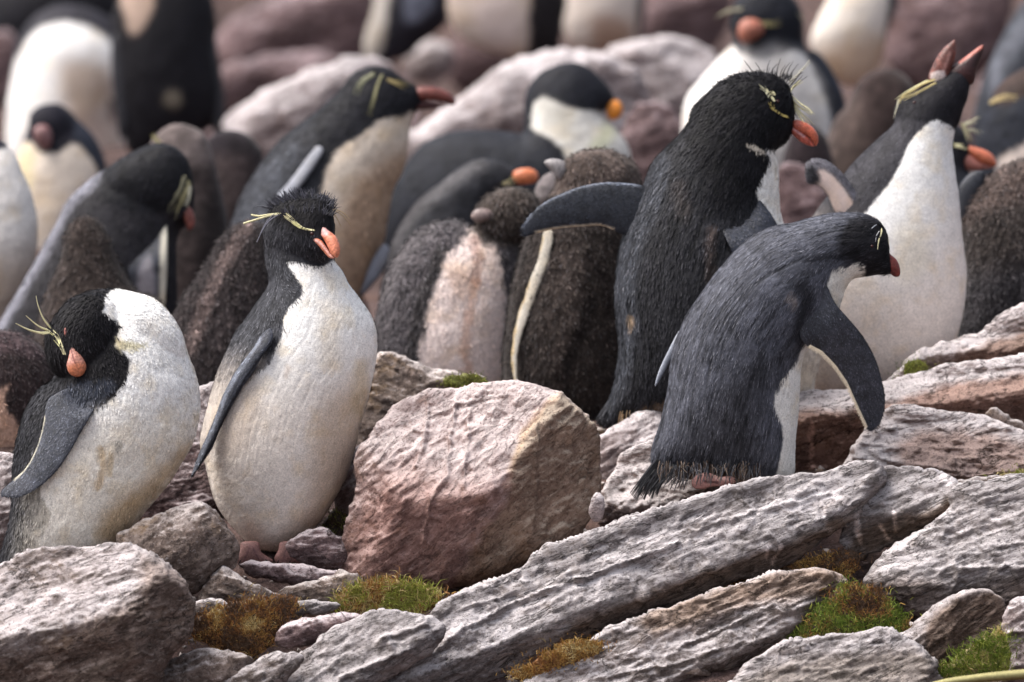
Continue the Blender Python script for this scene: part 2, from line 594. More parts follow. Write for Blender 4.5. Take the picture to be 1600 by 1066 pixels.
        W = s.loc(V)
        if scales:
            n_, l_, fx, fy = scales
            bv, bf, bc = s._blades(W, vnormals(W, Q), V, C, (n_, l_, 0.8, 0.22, 0.03, 0.12), [(cx, cy, fx, fy)], seed + 5)
            W, Q, C = np.vstack([W, bv]), np.vstack([Q, bf + len(W)]), np.vstack([C, bc])
        me = new_mesh(name, W, Q, mat or M_FLIP, C)
        return link(name, me, parent or s.root)
    def strands(s, name, lines, mat=None, parent=None, sides=5):
        """lines: (points, r0, r1, colour, dy or None for on the surface)"""
        Vs, Qs, Cs, n = [], [], [], 0
        for ln in lines:
            pts, r0, r1, col, dy = ln
            pl = smooth_poly([p[:2] for p in pts], 5, False)
            m = len(pl)
            if dy is None:
                hs = [s.surf(*p) for p in pl]
                last = next((h for h in hs if h is not None), 0)
                for i in range(m):
                    if hs[i] is None: hs[i] = last
                    else: hs[i] += 1.0; last = hs[i]
                hs = np.array(hs)
                if m > 4:
                    hs = np.convolve(np.r_[hs[0], hs[0], hs, hs[-1], hs[-1]], np.ones(5) / 5, 'valid')
            elif isinstance(dy, tuple):
                hs = np.linspace(dy[0], dy[1], m)
            else:
                hs = np.full(m, float(dy))
            C = np.c_[pl, hs]
            T = np.gradient(C, axis=0)
            T /= np.maximum(np.linalg.norm(T, axis=1, keepdims=True), 1e-6)
            up = np.array([0.13, 0.2, 1.0])
            A = np.cross(T, up); A /= np.maximum(np.linalg.norm(A, axis=1, keepdims=True), 1e-6)
            Bn = np.cross(T, A)
            t = np.linspace(0, 1, m)
            rad = r0 + (r1 - r0) * t
            rad = rad * np.clip(t * 8 + 0.5, 0, 1)
            ring = []
            for k in range(sides):
                a = 2 * math.pi * k / sides
                ring.append(C + (A * math.cos(a) + Bn * math.sin(a) * 0.6) * rad[:, None])
            R = np.stack(ring, 1)
            V = R.reshape(-1, 3)
            i = np.arange(m - 1)[:, None] * sides
            k = np.arange(sides)[None]
            k2 = (k + 1) % sides
            Q = np.stack([i + k, i + k2, i + sides + k2, i + sides + k], -1).reshape(-1, 4)
            Vs.append(V); Qs.append(Q + n); n += len(V)
            Cs.append(np.tile(np.array(col), (len(V), 1)) * RNG.uniform(0.85, 1.12))
        me = new_mesh(name, s.loc(np.vstack(Vs)), np.vstack(Qs), mat or M_CREST, np.vstack(Cs))
        return link(name, me, parent or s.root)
    def plume(s, lines, n=7, jit=2.2, r=0.8, name='crest'):
        """each line becomes a loose bundle of fine feathers"""
        rg = np.random.default_rng(int(abs(lines[0][0][0][0])) + 5)
        L = []
        for pts, r0, r1, col, dy in lines:
            for i in range(n):
                a = rg.normal(0, jit * 0.45, 2); b = rg.normal(0, jit * 1.3, 2)
                m = len(pts)
                p = [(x + a[0] + (b[0] - a[0]) * k / (m - 1), y + a[1] + (b[1] - a[1]) * k / (m - 1)) for k, (x, y) in enumerate(pts)]
                if rg.random() < 0.4: p = p[:-1] if len(p) > 2 else p
                d = dy
                c = tuple(np.array(col) * rg.uniform(0.65, 1.25))
                L.append((p, r * rg.uniform(0.7, 1.4), 0.25, c, d))
        return s.strands(name, L)
    def ball(s, name, px, py, r, dy=None, mat=None, parent=None):
        if dy is None:
            dy = (s.surf(px, py) or 0) - r * 0.45
        u = np.linspace(0, 2 * math.pi, 17)[:-1]; v = np.linspace(0.12, math.pi - 0.12, 9)
        U, W = np.meshgrid(u, v)
        V = np.c_[(px + r * np.cos(U) * np.sin(W)).ravel(), (py + r * np.cos(W)).ravel(), (dy + r * np.sin(U) * np.sin(W)).ravel()]
        i = np.arange(8)[:, None] * 16; k = np.arange(16)[None]; k2 = (k + 1) % 16
        Q = np.stack([i + k, i + k2, i + 16 + k2, i + 16 + k], -1).reshape(-1, 4)
        me = new_mesh(name, s.loc(V), Q, mat or M_EYE)
        return link(name, me, parent or s.root)

# ------------------------------------------------------------------ rocks
def rock(name, label, poly, mat, y=None, k=0.55, facets=None, auto=4, seed=0, ang=-20, amp=4.0, strata=2.5, g=2.4,
         cracks=(), ya=0.0, rough=5.0, cat='rock', group='rocks on the slope', period=16.0, rid=0.4, chip=2.4, zones=(), grow=0):
    if grow:
        c0 = np.array(poly, float); cc = c0.mean(0); dd_ = c0 - cc
        tn = np.roll(c0, -1, 0) - np.roll(c0, 1, 0); nn = np.c_[tn[:, 1], -tn[:, 0]]; nn /= np.linalg.norm(nn, axis=1, keepdims=True)
        area = (c0[:, 0] * np.roll(c0[:, 1], -1) - np.roll(c0[:, 0], -1) * c0[:, 1]).sum()
        poly = c0 + nn * grow * (1 if area > 0 else -1)
    pl = np.array(poly, float)
    cx = pl[:, 0].mean(); pyb = pl[:, 1].max()
    V, Q = shell(poly, g, k, kb=k * 0.9, facets=facets, auto=auto, seed=seed, rough=rough)
    N = vnormals(V, Q)
    a = math.radians(ang)
    al = V[:, 0] * math.cos(a) + V[:, 1] * math.sin(a)
    ac = -V[:, 0] * math.sin(a) + V[:, 1] * math.cos(a)
    st = np.c_[al / 55.0, ac / 11.0, V[:, 2] / 30.0]
    d = fbm(V / 60.0, 2, seed) * amp * 1.2
    d += ((1 - 2 * np.abs(fbm(st, 3, seed + 4, 0.5))) * amp * 0.9 - amp * 0.5) * rid * 0.45
    fz = fbm(np.c_[al / 75.0, ac / 17.0, V[:, 2] / 34.0], 3, seed + 41, 0.45)
    d -= 3.6 * np.exp(-(fz / 0.10) ** 2) * np.clip(0.5 + 1.6 * fbm(V / 50.0, 2, seed + 42), 0, 1)
    fy = fbm(np.c_[al / 26.0, ac / 40.0, V[:, 2] / 30.0], 2, seed + 43, 0.45)
    d -= 2.4 * np.exp(-(fy / 0.05) ** 2) * np.clip(0.2 + 2.0 * fbm(V / 45.0, 2, seed + 44), 0, 1)
    # chipped plates: low noise cut into levels with short risers
    cn = fbm(np.c_[al / 52.0, ac / 26.0, V[:, 2] / 40.0], 3, seed + 30) * 3.2
    fl_ = np.floor(cn); fr = cn - fl_
    d += chip * (fl_ + np.clip((fr - 0.84) / 0.12, 0, 1) + 0.25 * fr)
    t = ac / period + 0.9 * fbm(np.c_[al / 90.0, ac / 40.0, V[:, 2] / 40.0], 3, seed + 7) + V[:, 2] / 60.0
    saw = t - np.floor(t)
    m = np.clip(fbm(np.c_[al / 70.0, ac / 25.0, V[:, 2] / 50.0], 2, seed + 12) * 2.2 + 0.45, 0, 1)
    d += strata * m * (np.minimum(saw * 1.15, (1 - saw) * 7.0) - 0.5)
    d += 0.3 - 1.1 * np.abs(fbm(np.c_[al / 20.0, ac / 7.0, V[:, 2] / 16.0], 4, seed + 20, 0.6))
    d += 0.3 - 0.8 * np.abs(fbm(V / 7.0, 3, seed + 22, 0.6))
    for (cl, w, dep) in cracks:
        q = V[:, :2] + 4 * np.c_[fbm(V / 12.0, 2, 5), fbm(V / 12.0 + 9, 2, 6)]
        dd, _ = seg_dist(q, np.array(cl, float), False)
        d -= dep * np.exp(-(dd / w) ** 2) * (V[:, 2] > 0)
    edge = np.clip(np.abs(V[:, 2]) / 14.0, 0.22, 1)
    V = V + N * (d * edge)[:, None]
    if y is None:
        y = gy(cx, pyb) + 0.75 * V[:, 2].max() / F * 15.6
    s = y / F
    W = np.c_[(V[:, 0] - cx) * s, -V[:, 2] * s + ya * (V[:, 0] - cx), -(V[:, 1] - pyb) * s]
    C = np.ones((len(V), 3))
    q = V[:, :2] + 9 * np.c_[fbm(V / 20.0, 4, seed + 70), fbm(V / 20.0 + 30, 4, seed + 71)]
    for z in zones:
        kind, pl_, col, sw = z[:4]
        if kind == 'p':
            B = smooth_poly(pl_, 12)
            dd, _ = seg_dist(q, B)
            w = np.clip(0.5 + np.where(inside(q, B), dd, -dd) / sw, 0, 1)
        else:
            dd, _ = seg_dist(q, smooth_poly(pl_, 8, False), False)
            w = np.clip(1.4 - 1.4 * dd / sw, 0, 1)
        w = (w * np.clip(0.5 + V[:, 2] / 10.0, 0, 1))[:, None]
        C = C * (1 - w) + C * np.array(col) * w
    C *= (1 + 0.22 * fbm(V / 40.0, 3, seed + 80) + 0.12 * fbm(V / 9.0, 3, seed + 81))[:, None]
    me = new_mesh(name, W, Q, mat, C)
    o = link(name, me, None, P(cx, pyb, y))
    o.rotation_euler = (-PITCH, 0, 0)
    tag(o, label, cat, group)
    return o

# ------------------------------------------------------------------ ground
def build_ground():
    xs = np.concatenate([-np.geomspace(160, 1.3, 26)[:-1], np.linspace(-1.3, 1.3, 261), np.geomspace(1.3, 160, 26)[1:]])
    ys = np.concatenate([np.linspace(1.5, 14.6, 24)[:-1], np.linspace(14.6, 17.0, 241)[:-1], np.linspace(17.0, 24, 176)[:-1], np.geomspace(24, 400, 60)])
    X, Y = np.meshgrid(xs, ys)
    px = 800 + X / Y * F
    py = np.interp(Y, GT[:, 0], GT[:, 1]) + tilt(px, Y)
    v = (533 - py) / F
    c, s = math.cos(PITCH), math.sin(PITCH)
    Z = CAM_Z + Y * (-s + v * c) / (c + v * s)
    near = np.clip((X.ravel() + 6) / 3, 0, 1) * np.clip((6 - X.ravel()) / 3, 0, 1)
    p = np.c_[X.ravel(), Y.ravel(), Z.ravel()]
    bump = fbm(p * 9, 4, 3) * 0.018 + np.abs(fbm(p * 3.1, 4, 11)) * np.clip((Y.ravel() - 16.3) * 0.06, 0, 0.09) + fbm(p * 40, 2, 5) * 0.004
    bump += fbm(p * 0.35, 3, 21) * np.clip((Y.ravel() - 23) * 0.06, 0, 1.5)
    Zr = Z.ravel() + bump
    ny, nx = X.shape
    i = np.arange(ny * nx).reshape(ny, nx)
    Q = np.stack([i[:-1, :-1], i[:-1, 1:], i[1:, 1:], i[1:, :-1]], -1).reshape(-1, 4)
    m = rock_mat('soil_and_rock', (0.028, 0.016, 0.013), (0.075, 0.046, 0.04), (0.15, 0.10, 0.092), white=(0.34, 0.26, 0.26), wamt=-0.1, ang=10, stretch=1.6, up=0.35, seam_=0.0, stain=(0.10, 0.05, 0.028), samt=0.4, sc=0.8)
    me = new_mesh('ground', np.c_[X.ravel(), Y.ravel(), Zr], Q, m)
    o = link('ground', me)
    tag(o, kind='structure')
build_ground()

# ------------------------------------------------------------------ rock materials
RM_GREY = rock_mat('grey_schist', (0.085, 0.07, 0.064), (0.22, 0.19, 0.183), (0.375, 0.335, 0.332), white=(0.52, 0.48, 0.483), wamt=0.42, ang=-22, stretch=5, stain=(0.19, 0.14, 0.10), samt=0.25, up=0.4)
RM_GREY2 = rock_mat('brown_grey_schist', (0.07, 0.053, 0.045), (0.175, 0.14, 0.127), (0.30, 0.255, 0.24), white=(0.53, 0.485, 0.485), wamt=0.31, ang=-22, stretch=3.5, stain=(0.16, 0.11, 0.07), samt=0.35, up=0.5)
RM_PINK = rock_mat('pink_quartzite', (0.15, 0.092, 0.082), (0.33, 0.23, 0.21), (0.45, 0.345, 0.325), white=(0.60, 0.51, 0.495), wamt=0.38, ang=-38, stretch=3, stain=(0.26, 0.14, 0.09), samt=0.4, up=0.6, seam_=0.5)
RM_BROWN = rock_mat('brown_rock', (0.06, 0.042, 0.034), (0.17, 0.125, 0.105), (0.28, 0.225, 0.20), white=(0.58, 0.52, 0.50), wamt=0.06, ang=-30, stretch=1.6, stain=(0.18, 0.11, 0.05), samt=0.45, up=0.65, seam_=0.3)
RM_MIX = rock_mat('guano_topped_rock', (0.10, 0.065, 0.055), (0.26, 0.19, 0.17), (0.40, 0.325, 0.31), white=(0.62, 0.56, 0.555), wamt=0.36, ang=-14, stretch=3, stain=(0.24, 0.15, 0.09), samt=0.4, up=0.9)
RM_RED = rock_mat('maroon_rock', (0.055, 0.033, 0.033), (0.16, 0.105, 0.105), (0.30, 0.22, 0.22), white=(0.6, 0.52, 0.53), wamt=0.15, ang=-10, stretch=2.5, stain=(0.15, 0.085, 0.06), samt=0.3, up=0.7)
RM_PALE = rock_mat('pale_rock', (0.15, 0.11, 0.105), (0.30, 0.245, 0.24), (0.43, 0.37, 0.37), white=(0.56, 0.51, 0.515), wamt=0.42, ang=-25, stretch=2, stain=(0.29, 0.20, 0.18), samt=0.35, seam_=0.4)
RM_ROSE = rock_mat('rose_rock', (0.06, 0.034, 0.034), (0.14, 0.09, 0.092), (0.25, 0.175, 0.18), white=(0.42, 0.34, 0.36), wamt=0.18, ang=-20, stretch=2, stain=(0.13, 0.075, 0.065), samt=0.45)

# ------------------------------------------------------------------ rocks, front
rock('boulder', 'big grey boulder filling the bottom left corner below the preening penguin',
     [(-70, 900), (0, 880), (30, 866), (61, 853), (118, 852), (176, 846), (216, 853), (250, 871), (277, 895), (297, 922), (307, 953), (301, 986), (281, 1012), (258, 1040), (240, 1130), (60, 1180), (-70, 1160)],
     RM_GREY2, y=15.33, k=0.8, seed=3, ang=-25, amp=4, auto=1, rid=0.3, strata=1.2, facets=[(170, 930, 74, 0.22, 0.80), (232, 960, 78, -0.8, -0.05), (100, 990, 92, 0.0, -0.25)],
     zones=[('p', [(225, 870), (215, 925), (150, 965), (60, 1010), (-40, 1050), (-60, 1180), (280, 1190), (330, 960), (290, 890)], (0.80, 0.71, 0.64), 26), ('p', [(-60, 880), (60, 850), (220, 850), (210, 900), (120, 950), (-60, 1000)], (1.02, 1.0, 1.0), 30)], group='rocks at the front')
rock('rock', 'rounded brown rock between the big grey boulder and the upright penguin',
     [(182, 841), (203, 824), (236, 806), (277, 790), (311, 786), (334, 797), (353, 819), (369, 840), (374, 860), (366, 885), (340, 905), (310, 925), (270, 935), (200, 900)],
     RM_BROWN, y=15.52, k=0.6, seed=5, ang=-30, amp=2.5, strata=0.8, auto=2, rid=0.2, chip=1.6, facets=[(280, 840, 50, 0.2, 0.9), (300, 860, 52, -0.1, -0.4)], group='rocks at the front')
rock('rock', 'small pointed grey brown rock right of the rounded brown rock',
     [(308, 938), (314, 920), (338, 890), (358, 887), (388, 905), (420, 922), (438, 934), (434, 948), (371, 952), (320, 950)],
     RM_BROWN, y=15.5, k=0.6, seed=7, ang=20, amp=2.5, strata=1.5, auto=3, group='rocks at the front')
rock('rock', 'flat maroon rock just under the feet of the upright penguin',
     [(372, 884), (400, 876), (440, 880), (490, 884), (530, 894), (528, 914), (470, 917), (425, 906), (388, 897)],
     RM_RED, y=15.62, k=0.8, seed=9, ang=8, amp=3, strata=2, auto=2, group='rocks at the front')
rock('rock', 'maroon rock wedged between the upright penguin and the pink boulder',
     [(448, 850), (462, 838), (477, 829), (500, 824), (525, 834), (546, 856), (538, 890), (480, 885), (450, 868)],
     RM_RED, y=15.68, k=0.6, seed=11, ang=-5, amp=3, strata=2, auto=3, group='rocks at the front')
rock('rock', 'mossy brown rock at the left foot of the pink boulder',
     [(432, 925), (460, 913), (500, 905), (528, 892), (560, 900), (572, 925), (540, 945), (480, 945), (436, 940)],
     RM_BROWN, y=15.53, k=0.6, seed=12, ang=-15, amp=3, strata=2, auto=3, group='rocks at the front')
rock('rock', 'thin pale flat stone at the edge of the orange brown moss',
     [(425, 947), (465, 938), (505, 937), (535, 947), (505, 960), (440, 960)],
     RM_GREY, y=15.47, k=0.6, seed=13, amp=2, strata=1, auto=1, group='rocks at the front')
rock('rock', 'small grey stone above the left end of the brown moss',
     [(300, 940), (328, 933), (358, 943), (368, 956), (335, 965), (303, 958)],
     RM_GREY2, y=15.45, k=0.6, seed=14, amp=2, strata=1, auto=1, group='rocks at the front')
rock('rock', 'grey pink flat stone below the moss, left of the long grey slab',
     [(432, 992), (445, 975), (473, 964), (520, 958), (560, 958), (575, 975), (540, 990), (507, 1003), (456, 1014), (432, 1006)],
     RM_RED, y=15.42, k=0.7, seed=15, ang=-18, amp=2.5, auto=2, group='rocks at the front')
rock('rock', 'low brown grey rock at the bottom edge right of the big boulder',
     [(232, 1100), (245, 1052), (280, 1022), (321, 1014), (360, 1018), (384, 1027), (398, 1042), (380, 1100)],
     RM_BROWN, y=15.36, k=0.6, seed=16, ang=-20, amp=3, auto=2, group='rocks at the front')
rock('rock', 'small grey rock at the bottom edge below the brown moss',
     [(335, 1080), (350, 1060), (382, 1042), (420, 1022), (450, 1018), (475, 1030), (450, 1060), (420, 1100), (350, 1110)],
     RM_GREY2, y=15.34, k=0.6, seed=17, ang=-30, amp=3, auto=2, group='rocks at the front')

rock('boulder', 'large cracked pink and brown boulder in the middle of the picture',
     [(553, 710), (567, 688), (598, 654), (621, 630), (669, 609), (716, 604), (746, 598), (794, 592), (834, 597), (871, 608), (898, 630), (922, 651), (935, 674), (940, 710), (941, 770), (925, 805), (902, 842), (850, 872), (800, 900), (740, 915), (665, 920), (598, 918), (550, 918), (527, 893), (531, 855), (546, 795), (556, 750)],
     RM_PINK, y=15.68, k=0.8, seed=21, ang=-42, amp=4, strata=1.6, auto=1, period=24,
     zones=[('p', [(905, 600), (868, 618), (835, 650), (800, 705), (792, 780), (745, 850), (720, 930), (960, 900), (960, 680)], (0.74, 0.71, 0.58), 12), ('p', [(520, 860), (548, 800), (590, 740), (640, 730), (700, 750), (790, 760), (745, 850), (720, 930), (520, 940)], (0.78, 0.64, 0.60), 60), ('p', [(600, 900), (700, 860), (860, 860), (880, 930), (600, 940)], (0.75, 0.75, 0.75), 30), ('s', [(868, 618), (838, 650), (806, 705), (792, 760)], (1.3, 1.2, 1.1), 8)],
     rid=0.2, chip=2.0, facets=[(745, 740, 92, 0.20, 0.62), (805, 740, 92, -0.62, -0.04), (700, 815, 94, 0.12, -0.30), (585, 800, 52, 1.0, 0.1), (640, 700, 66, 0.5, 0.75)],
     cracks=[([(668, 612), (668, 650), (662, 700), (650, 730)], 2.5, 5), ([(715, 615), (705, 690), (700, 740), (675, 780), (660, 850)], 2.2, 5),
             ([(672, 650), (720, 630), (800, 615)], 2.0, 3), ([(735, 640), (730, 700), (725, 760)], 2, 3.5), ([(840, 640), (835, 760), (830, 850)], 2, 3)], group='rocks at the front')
rock('rock', 'brown knobbly rock showing behind the left side of the pink boulder',
     [(518, 775), (528, 745), (545, 716), (562, 695), (600, 690), (625, 760), (580, 850), (548, 845), (530, 820)],
     RM_PINK, y=15.80, k=0.5, seed=23, ang=-60, amp=4, group='rocks at the front')
rock('rock', 'brown rock with a mossy top behind the pink boulder',
     [(560, 590), (585, 556), (605, 548), (638, 559), (682, 574), (720, 582), (762, 594), (800, 640), (770, 710), (600, 740), (560, 700)],
     RM_BROWN, y=15.98, k=0.5, seed=25, ang=15, amp=4, auto=3)
rock('rock', 'bright pink grey rock seen through the gap between the two left penguins',
     [(275, 700), (290, 640), (302, 612), (318, 600), (345, 604), (350, 680), (330, 730), (280, 740)],
     RM_PALE, y=15.95, k=0.5, seed=27, ang=40, amp=3)
rock('rock', 'maroon rock mass in shade behind the two left penguins',
     [(190, 800), (215, 740), (260, 700), (320, 690), (360, 730), (350, 800), (290, 850), (210, 850)],
     RM_RED, y=15.85, k=0.5, seed=29, ang=-10, amp=5, auto=4)
rock('rock', 'white streaked pink rock at the left edge behind the preening penguin',
     [(-60, 760), (-30, 718), (12, 706), (40, 730), (60, 800), (30, 870), (-50, 880)],
     RM_PALE, y=15.78, k=0.5, seed=31, ang=-15, amp=4)

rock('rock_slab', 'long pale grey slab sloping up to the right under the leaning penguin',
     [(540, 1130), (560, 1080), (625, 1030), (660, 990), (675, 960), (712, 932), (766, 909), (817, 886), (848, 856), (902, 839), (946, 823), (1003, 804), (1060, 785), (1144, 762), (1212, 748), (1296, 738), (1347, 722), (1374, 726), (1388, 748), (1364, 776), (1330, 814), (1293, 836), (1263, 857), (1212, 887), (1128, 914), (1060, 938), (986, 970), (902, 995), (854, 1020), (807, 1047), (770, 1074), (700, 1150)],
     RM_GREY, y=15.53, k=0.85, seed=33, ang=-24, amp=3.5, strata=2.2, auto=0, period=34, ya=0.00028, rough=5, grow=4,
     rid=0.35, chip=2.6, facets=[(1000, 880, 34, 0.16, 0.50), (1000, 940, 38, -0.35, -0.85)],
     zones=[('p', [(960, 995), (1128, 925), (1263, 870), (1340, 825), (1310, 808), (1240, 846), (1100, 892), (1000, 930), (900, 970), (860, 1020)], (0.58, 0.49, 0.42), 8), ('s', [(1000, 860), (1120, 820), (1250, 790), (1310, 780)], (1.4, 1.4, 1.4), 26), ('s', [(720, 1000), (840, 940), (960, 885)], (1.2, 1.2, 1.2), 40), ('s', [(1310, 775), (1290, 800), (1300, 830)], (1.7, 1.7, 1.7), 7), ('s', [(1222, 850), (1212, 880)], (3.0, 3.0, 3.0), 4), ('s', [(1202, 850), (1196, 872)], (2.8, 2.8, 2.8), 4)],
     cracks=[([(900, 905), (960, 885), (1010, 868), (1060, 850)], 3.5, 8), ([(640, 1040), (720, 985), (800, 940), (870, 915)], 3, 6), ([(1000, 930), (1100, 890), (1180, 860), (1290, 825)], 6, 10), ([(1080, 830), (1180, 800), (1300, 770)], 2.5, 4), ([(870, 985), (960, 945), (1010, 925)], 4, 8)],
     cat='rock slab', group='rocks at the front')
rock('rock_slab', 'grey slab with a dark hollow at the bottom left of the long slab',
     [(395, 1120), (420, 1075), (447, 1045), (475, 1025), (510, 995), (540, 975), (598, 958), (648, 962), (688, 976), (684, 1003), (640, 1035), (600, 1060), (570, 1120), (480, 1150)],
     RM_GREY, y=15.38, k=0.6, seed=35, ang=-36, amp=3.5, strata=2.5, auto=0, period=26, grow=6, facets=[(560, 1020, 30, 0.15, 0.5)],
     cracks=[([(596, 1005), (606, 998), (612, 1012)], 8, 10), ([(530, 1060), (580, 1040), (640, 1010)], 3, 7), ([(600, 1000), (640, 985), (670, 975)], 3, 5)], cat='rock slab', group='rocks at the front')
rock('rock', 'blocky guano splashed rock joined to the right end of the long slab',
     [(1368, 740), (1390, 734), (1418, 736), (1465, 742), (1488, 757), (1495, 785), (1468, 812), (1432, 828), (1381, 848), (1345, 860), (1318, 845), (1330, 810), (1355, 780)],
     RM_GREY, y=15.66, k=0.85, seed=37, ang=-24, amp=3.5, strata=2, auto=0, grow=8, facets=[(1410, 785, 26, 0.12, 0.5), (1410, 810, 26, 0.0, -0.9)],
     zones=[('p', [(1320, 870), (1350, 825), (1430, 800), (1500, 780), (1510, 820), (1380, 870)], (0.55, 0.45, 0.36), 12), ('s', [(1345, 790), (1335, 820), (1345, 850)], (3.6, 3.6, 3.6), 6), ('s', [(1375, 820), (1385, 845)], (3.4, 3.4, 3.4), 5), ('s', [(1395, 800), (1402, 830)], (3.2, 3.2, 3.2), 4), ('s', [(1480, 750), (1490, 775), (1478, 800)], (1.6, 1.6, 1.6), 14)],
     cracks=[([(1335, 840), (1400, 822), (1470, 795)], 4, 7)], group='rocks at the front')
rock('rock_slab', 'big pale grey slab at the right edge above the green grass',
     [(1357, 909), (1381, 875), (1418, 850), (1465, 824), (1492, 795), (1497, 768), (1550, 757), (1600, 748), (1700, 738), (1720, 900), (1620, 955), (1540, 962), (1450, 968), (1398, 946), (1368, 927)],
     RM_GREY, y=15.6, k=0.8, seed=39, ang=-16, amp=4, strata=2.2, auto=0, rid=0.35, grow=10, chip=3, facets=[(1500, 860, 44, 0.1, 0.45), (1500, 930, 56, 0.0, -0.35)], zones=[('p', [(1340, 920), (1420, 900), (1500, 915), (1620, 890), (1720, 890), (1700, 980), (1380, 980)], (0.62, 0.56, 0.52), 24), ('s', [(1400, 880), (1460, 840), (1560, 790)], (1.25, 1.25, 1.25), 40)],
     cracks=[([(1500, 890), (1560, 885), (1640, 890)], 4, 7), ([(1490, 880), (1495, 905), (1480, 930)], 2.5, 4)], cat='rock slab', group='rocks at the front')
rock('rock_slab', 'lower brown grey slab parallel to and below the long slab',
     [(740, 1140), (780, 1080), (840, 1045), (900, 1012), (950, 978), (1010, 958), (1060, 943), (1128, 920), (1188, 902), (1239, 890), (1300, 890), (1326, 908), (1302, 935), (1275, 955), (1255, 985), (1225, 1008), (1171, 1034), (1128, 1056), (1060, 1080), (1000, 1140)],
     RM_GREY2, y=15.49, k=0.8, seed=41, ang=-22, amp=3.5, strata=2.5, auto=0, period=22, ya=0.0002, rid=0.35, grow=0, facets=[(1050, 985, 26, 0.14, 0.42)], zones=[('p', [(1000, 960), (1120, 920), (1240, 890), (1330, 890), (1300, 920), (1150, 950), (1020, 990)], (0.85, 0.72, 0.6), 16), ('s', [(900, 1060), (1000, 1010), (1150, 950), (1200, 920)], (1.25, 1.25, 1.25), 16)],
     cracks=[([(930, 1060), (1040, 1040), (1120, 1015)], 2.5, 4), ([(1060, 1010), (1150, 970), (1230, 935)], 2.5, 4)], cat='rock slab', group='rocks at the front')
rock('rock', 'broad low grey rock at the bottom edge below the green and brown moss',
     [(1120, 1130), (1150, 1068), (1178, 1036), (1229, 1010), (1296, 999), (1381, 989), (1405, 997), (1435, 1018), (1458, 1050), (1450, 1130)],
     RM_GREY, y=15.35, k=0.8, seed=43, ang=-12, amp=3, strata=2, auto=0, grow=8, facets=[(1300, 1045, 30, 0.05, 0.45)], zones=[('p', [(1200, 1040), (1450, 1020), (1460, 1130), (1150, 1130)], (0.7, 0.66, 0.6), 20)], group='rocks at the front')
rock('rock', 'dark brown grey rock between the green moss and the green grass at right',
     [(1400, 1000), (1425, 985), (1448, 966), (1486, 936), (1516, 928), (1550, 932), (1567, 956), (1565, 990), (1530, 1018), (1490, 1045), (1450, 1055)],
     RM_GREY2, y=15.45, k=0.7, seed=45, ang=-45, amp=3, auto=1, grow=8, facets=[(1490, 990, 32, -0.3, 0.1)], zones=[('p', [(1450, 970), (1500, 930), (1580, 930), (1590, 1010), (1500, 1060), (1440, 1060)], (0.6, 0.5, 0.42), 16)], group='rocks at the front')
rock('rock', 'pale stone cut by the right edge near the bottom corner',
     [(1566, 956), (1578, 940), (1600, 930), (1660, 922), (1690, 1040), (1620, 1062), (1574, 1050), (1570, 1000)],
     RM_PALE, y=15.4, k=0.6, seed=47, ang=-20, amp=3, auto=2, cracks=[([(1570, 990), (1600, 985), (1640, 975)], 3, 6)], group='rocks at the front')
rock('rock', 'light guano covered rock under the flipper tip of the leaning penguin',
     [(1320, 742), (1330, 712), (1340, 698), (1357, 674), (1384, 644), (1421, 636), (1465, 646), (1540, 655), (1600, 680), (1690, 700), (1690, 760), (1567, 752), (1490, 764), (1421, 752), (1350, 752)],
     RM_MIX, y=15.84, k=0.8, seed=49, ang=8, amp=4, strata=2, auto=1, rid=0.3, grow=6, facets=[(1480, 700, 28, 0.0, 0.5)], zones=[('p', [(1400, 690), (1500, 670), (1690, 720), (1690, 770), (1500, 770), (1420, 740)], (0.66, 0.54, 0.48), 22)])
rock('rock_slab', 'long pale topped slab reaching the right edge behind the leaning penguin',
     [(1225, 650), (1252, 618), (1323, 610), (1384, 600), (1465, 576), (1533, 566), (1600, 560), (1700, 555), (1700, 680), (1560, 690), (1420, 700), (1350, 730), (1300, 765), (1225, 770)],
     RM_MIX, y=15.93, k=0.9, seed=51, ang=-10, amp=3.5, strata=1.8, auto=0, grow=5, rid=0.25, facets=[(1440, 612, 24, 0.1, 0.8), (1440, 640, 36, -0.05, -0.3)], zones=[('p', [(1225, 655), (1330, 640), (1400, 625), (1500, 600), (1700, 585), (1700, 700), (1400, 720), (1250, 790)], (0.58, 0.43, 0.36), 14), ('s', [(1268, 665), (1266, 700), (1268, 730)], (2.2, 2.2, 2.2), 6)], cat='rock slab')
rock('rock_slab', 'highest brown slab at the right edge with a green mossy tip',
     [(1390, 604), (1398, 583), (1418, 560), (1452, 540), (1496, 527), (1533, 515), (1567, 488), (1600, 473), (1700, 455), (1710, 590), (1600, 600), (1500, 606)],
     RM_MIX, y=16.04, k=0.9, seed=53, ang=-20, amp=3.5, strata=1.8, auto=0, rid=0.25, facets=[(1520, 540, 20, 0.1, 0.8), (1520, 555, 26, 0.0, -0.3)], zones=[('p', [(1420, 585), (1480, 560), (1560, 530), (1700, 490), (1700, 610), (1420, 615)], (0.52, 0.40, 0.33), 14)], cat='rock slab')
rock('rock', 'pale pink rock right of the pink boulder, behind the tail of the leaning penguin',
     [(936, 700), (950, 680), (982, 659), (1016, 645), (1050, 650), (1070, 700), (1030, 745), (985, 760), (945, 775)],
     RM_PALE, y=15.93, k=0.6, seed=55, ang=-28, amp=3, auto=1, grow=6)
rock('rock', 'grey brown rock under the tail tip of the leaning penguin',
     [(940, 800), (946, 775), (960, 745), (984, 710), (1030, 695), (1090, 720), (1120, 765), (1060, 800), (1000, 815), (950, 828)],
     RM_MIX, y=15.8, k=0.7, seed=57, ang=-30, amp=3, auto=0, grow=8, facets=[(1030, 750, 22, 0.1, 0.5)], group='rocks at the front')
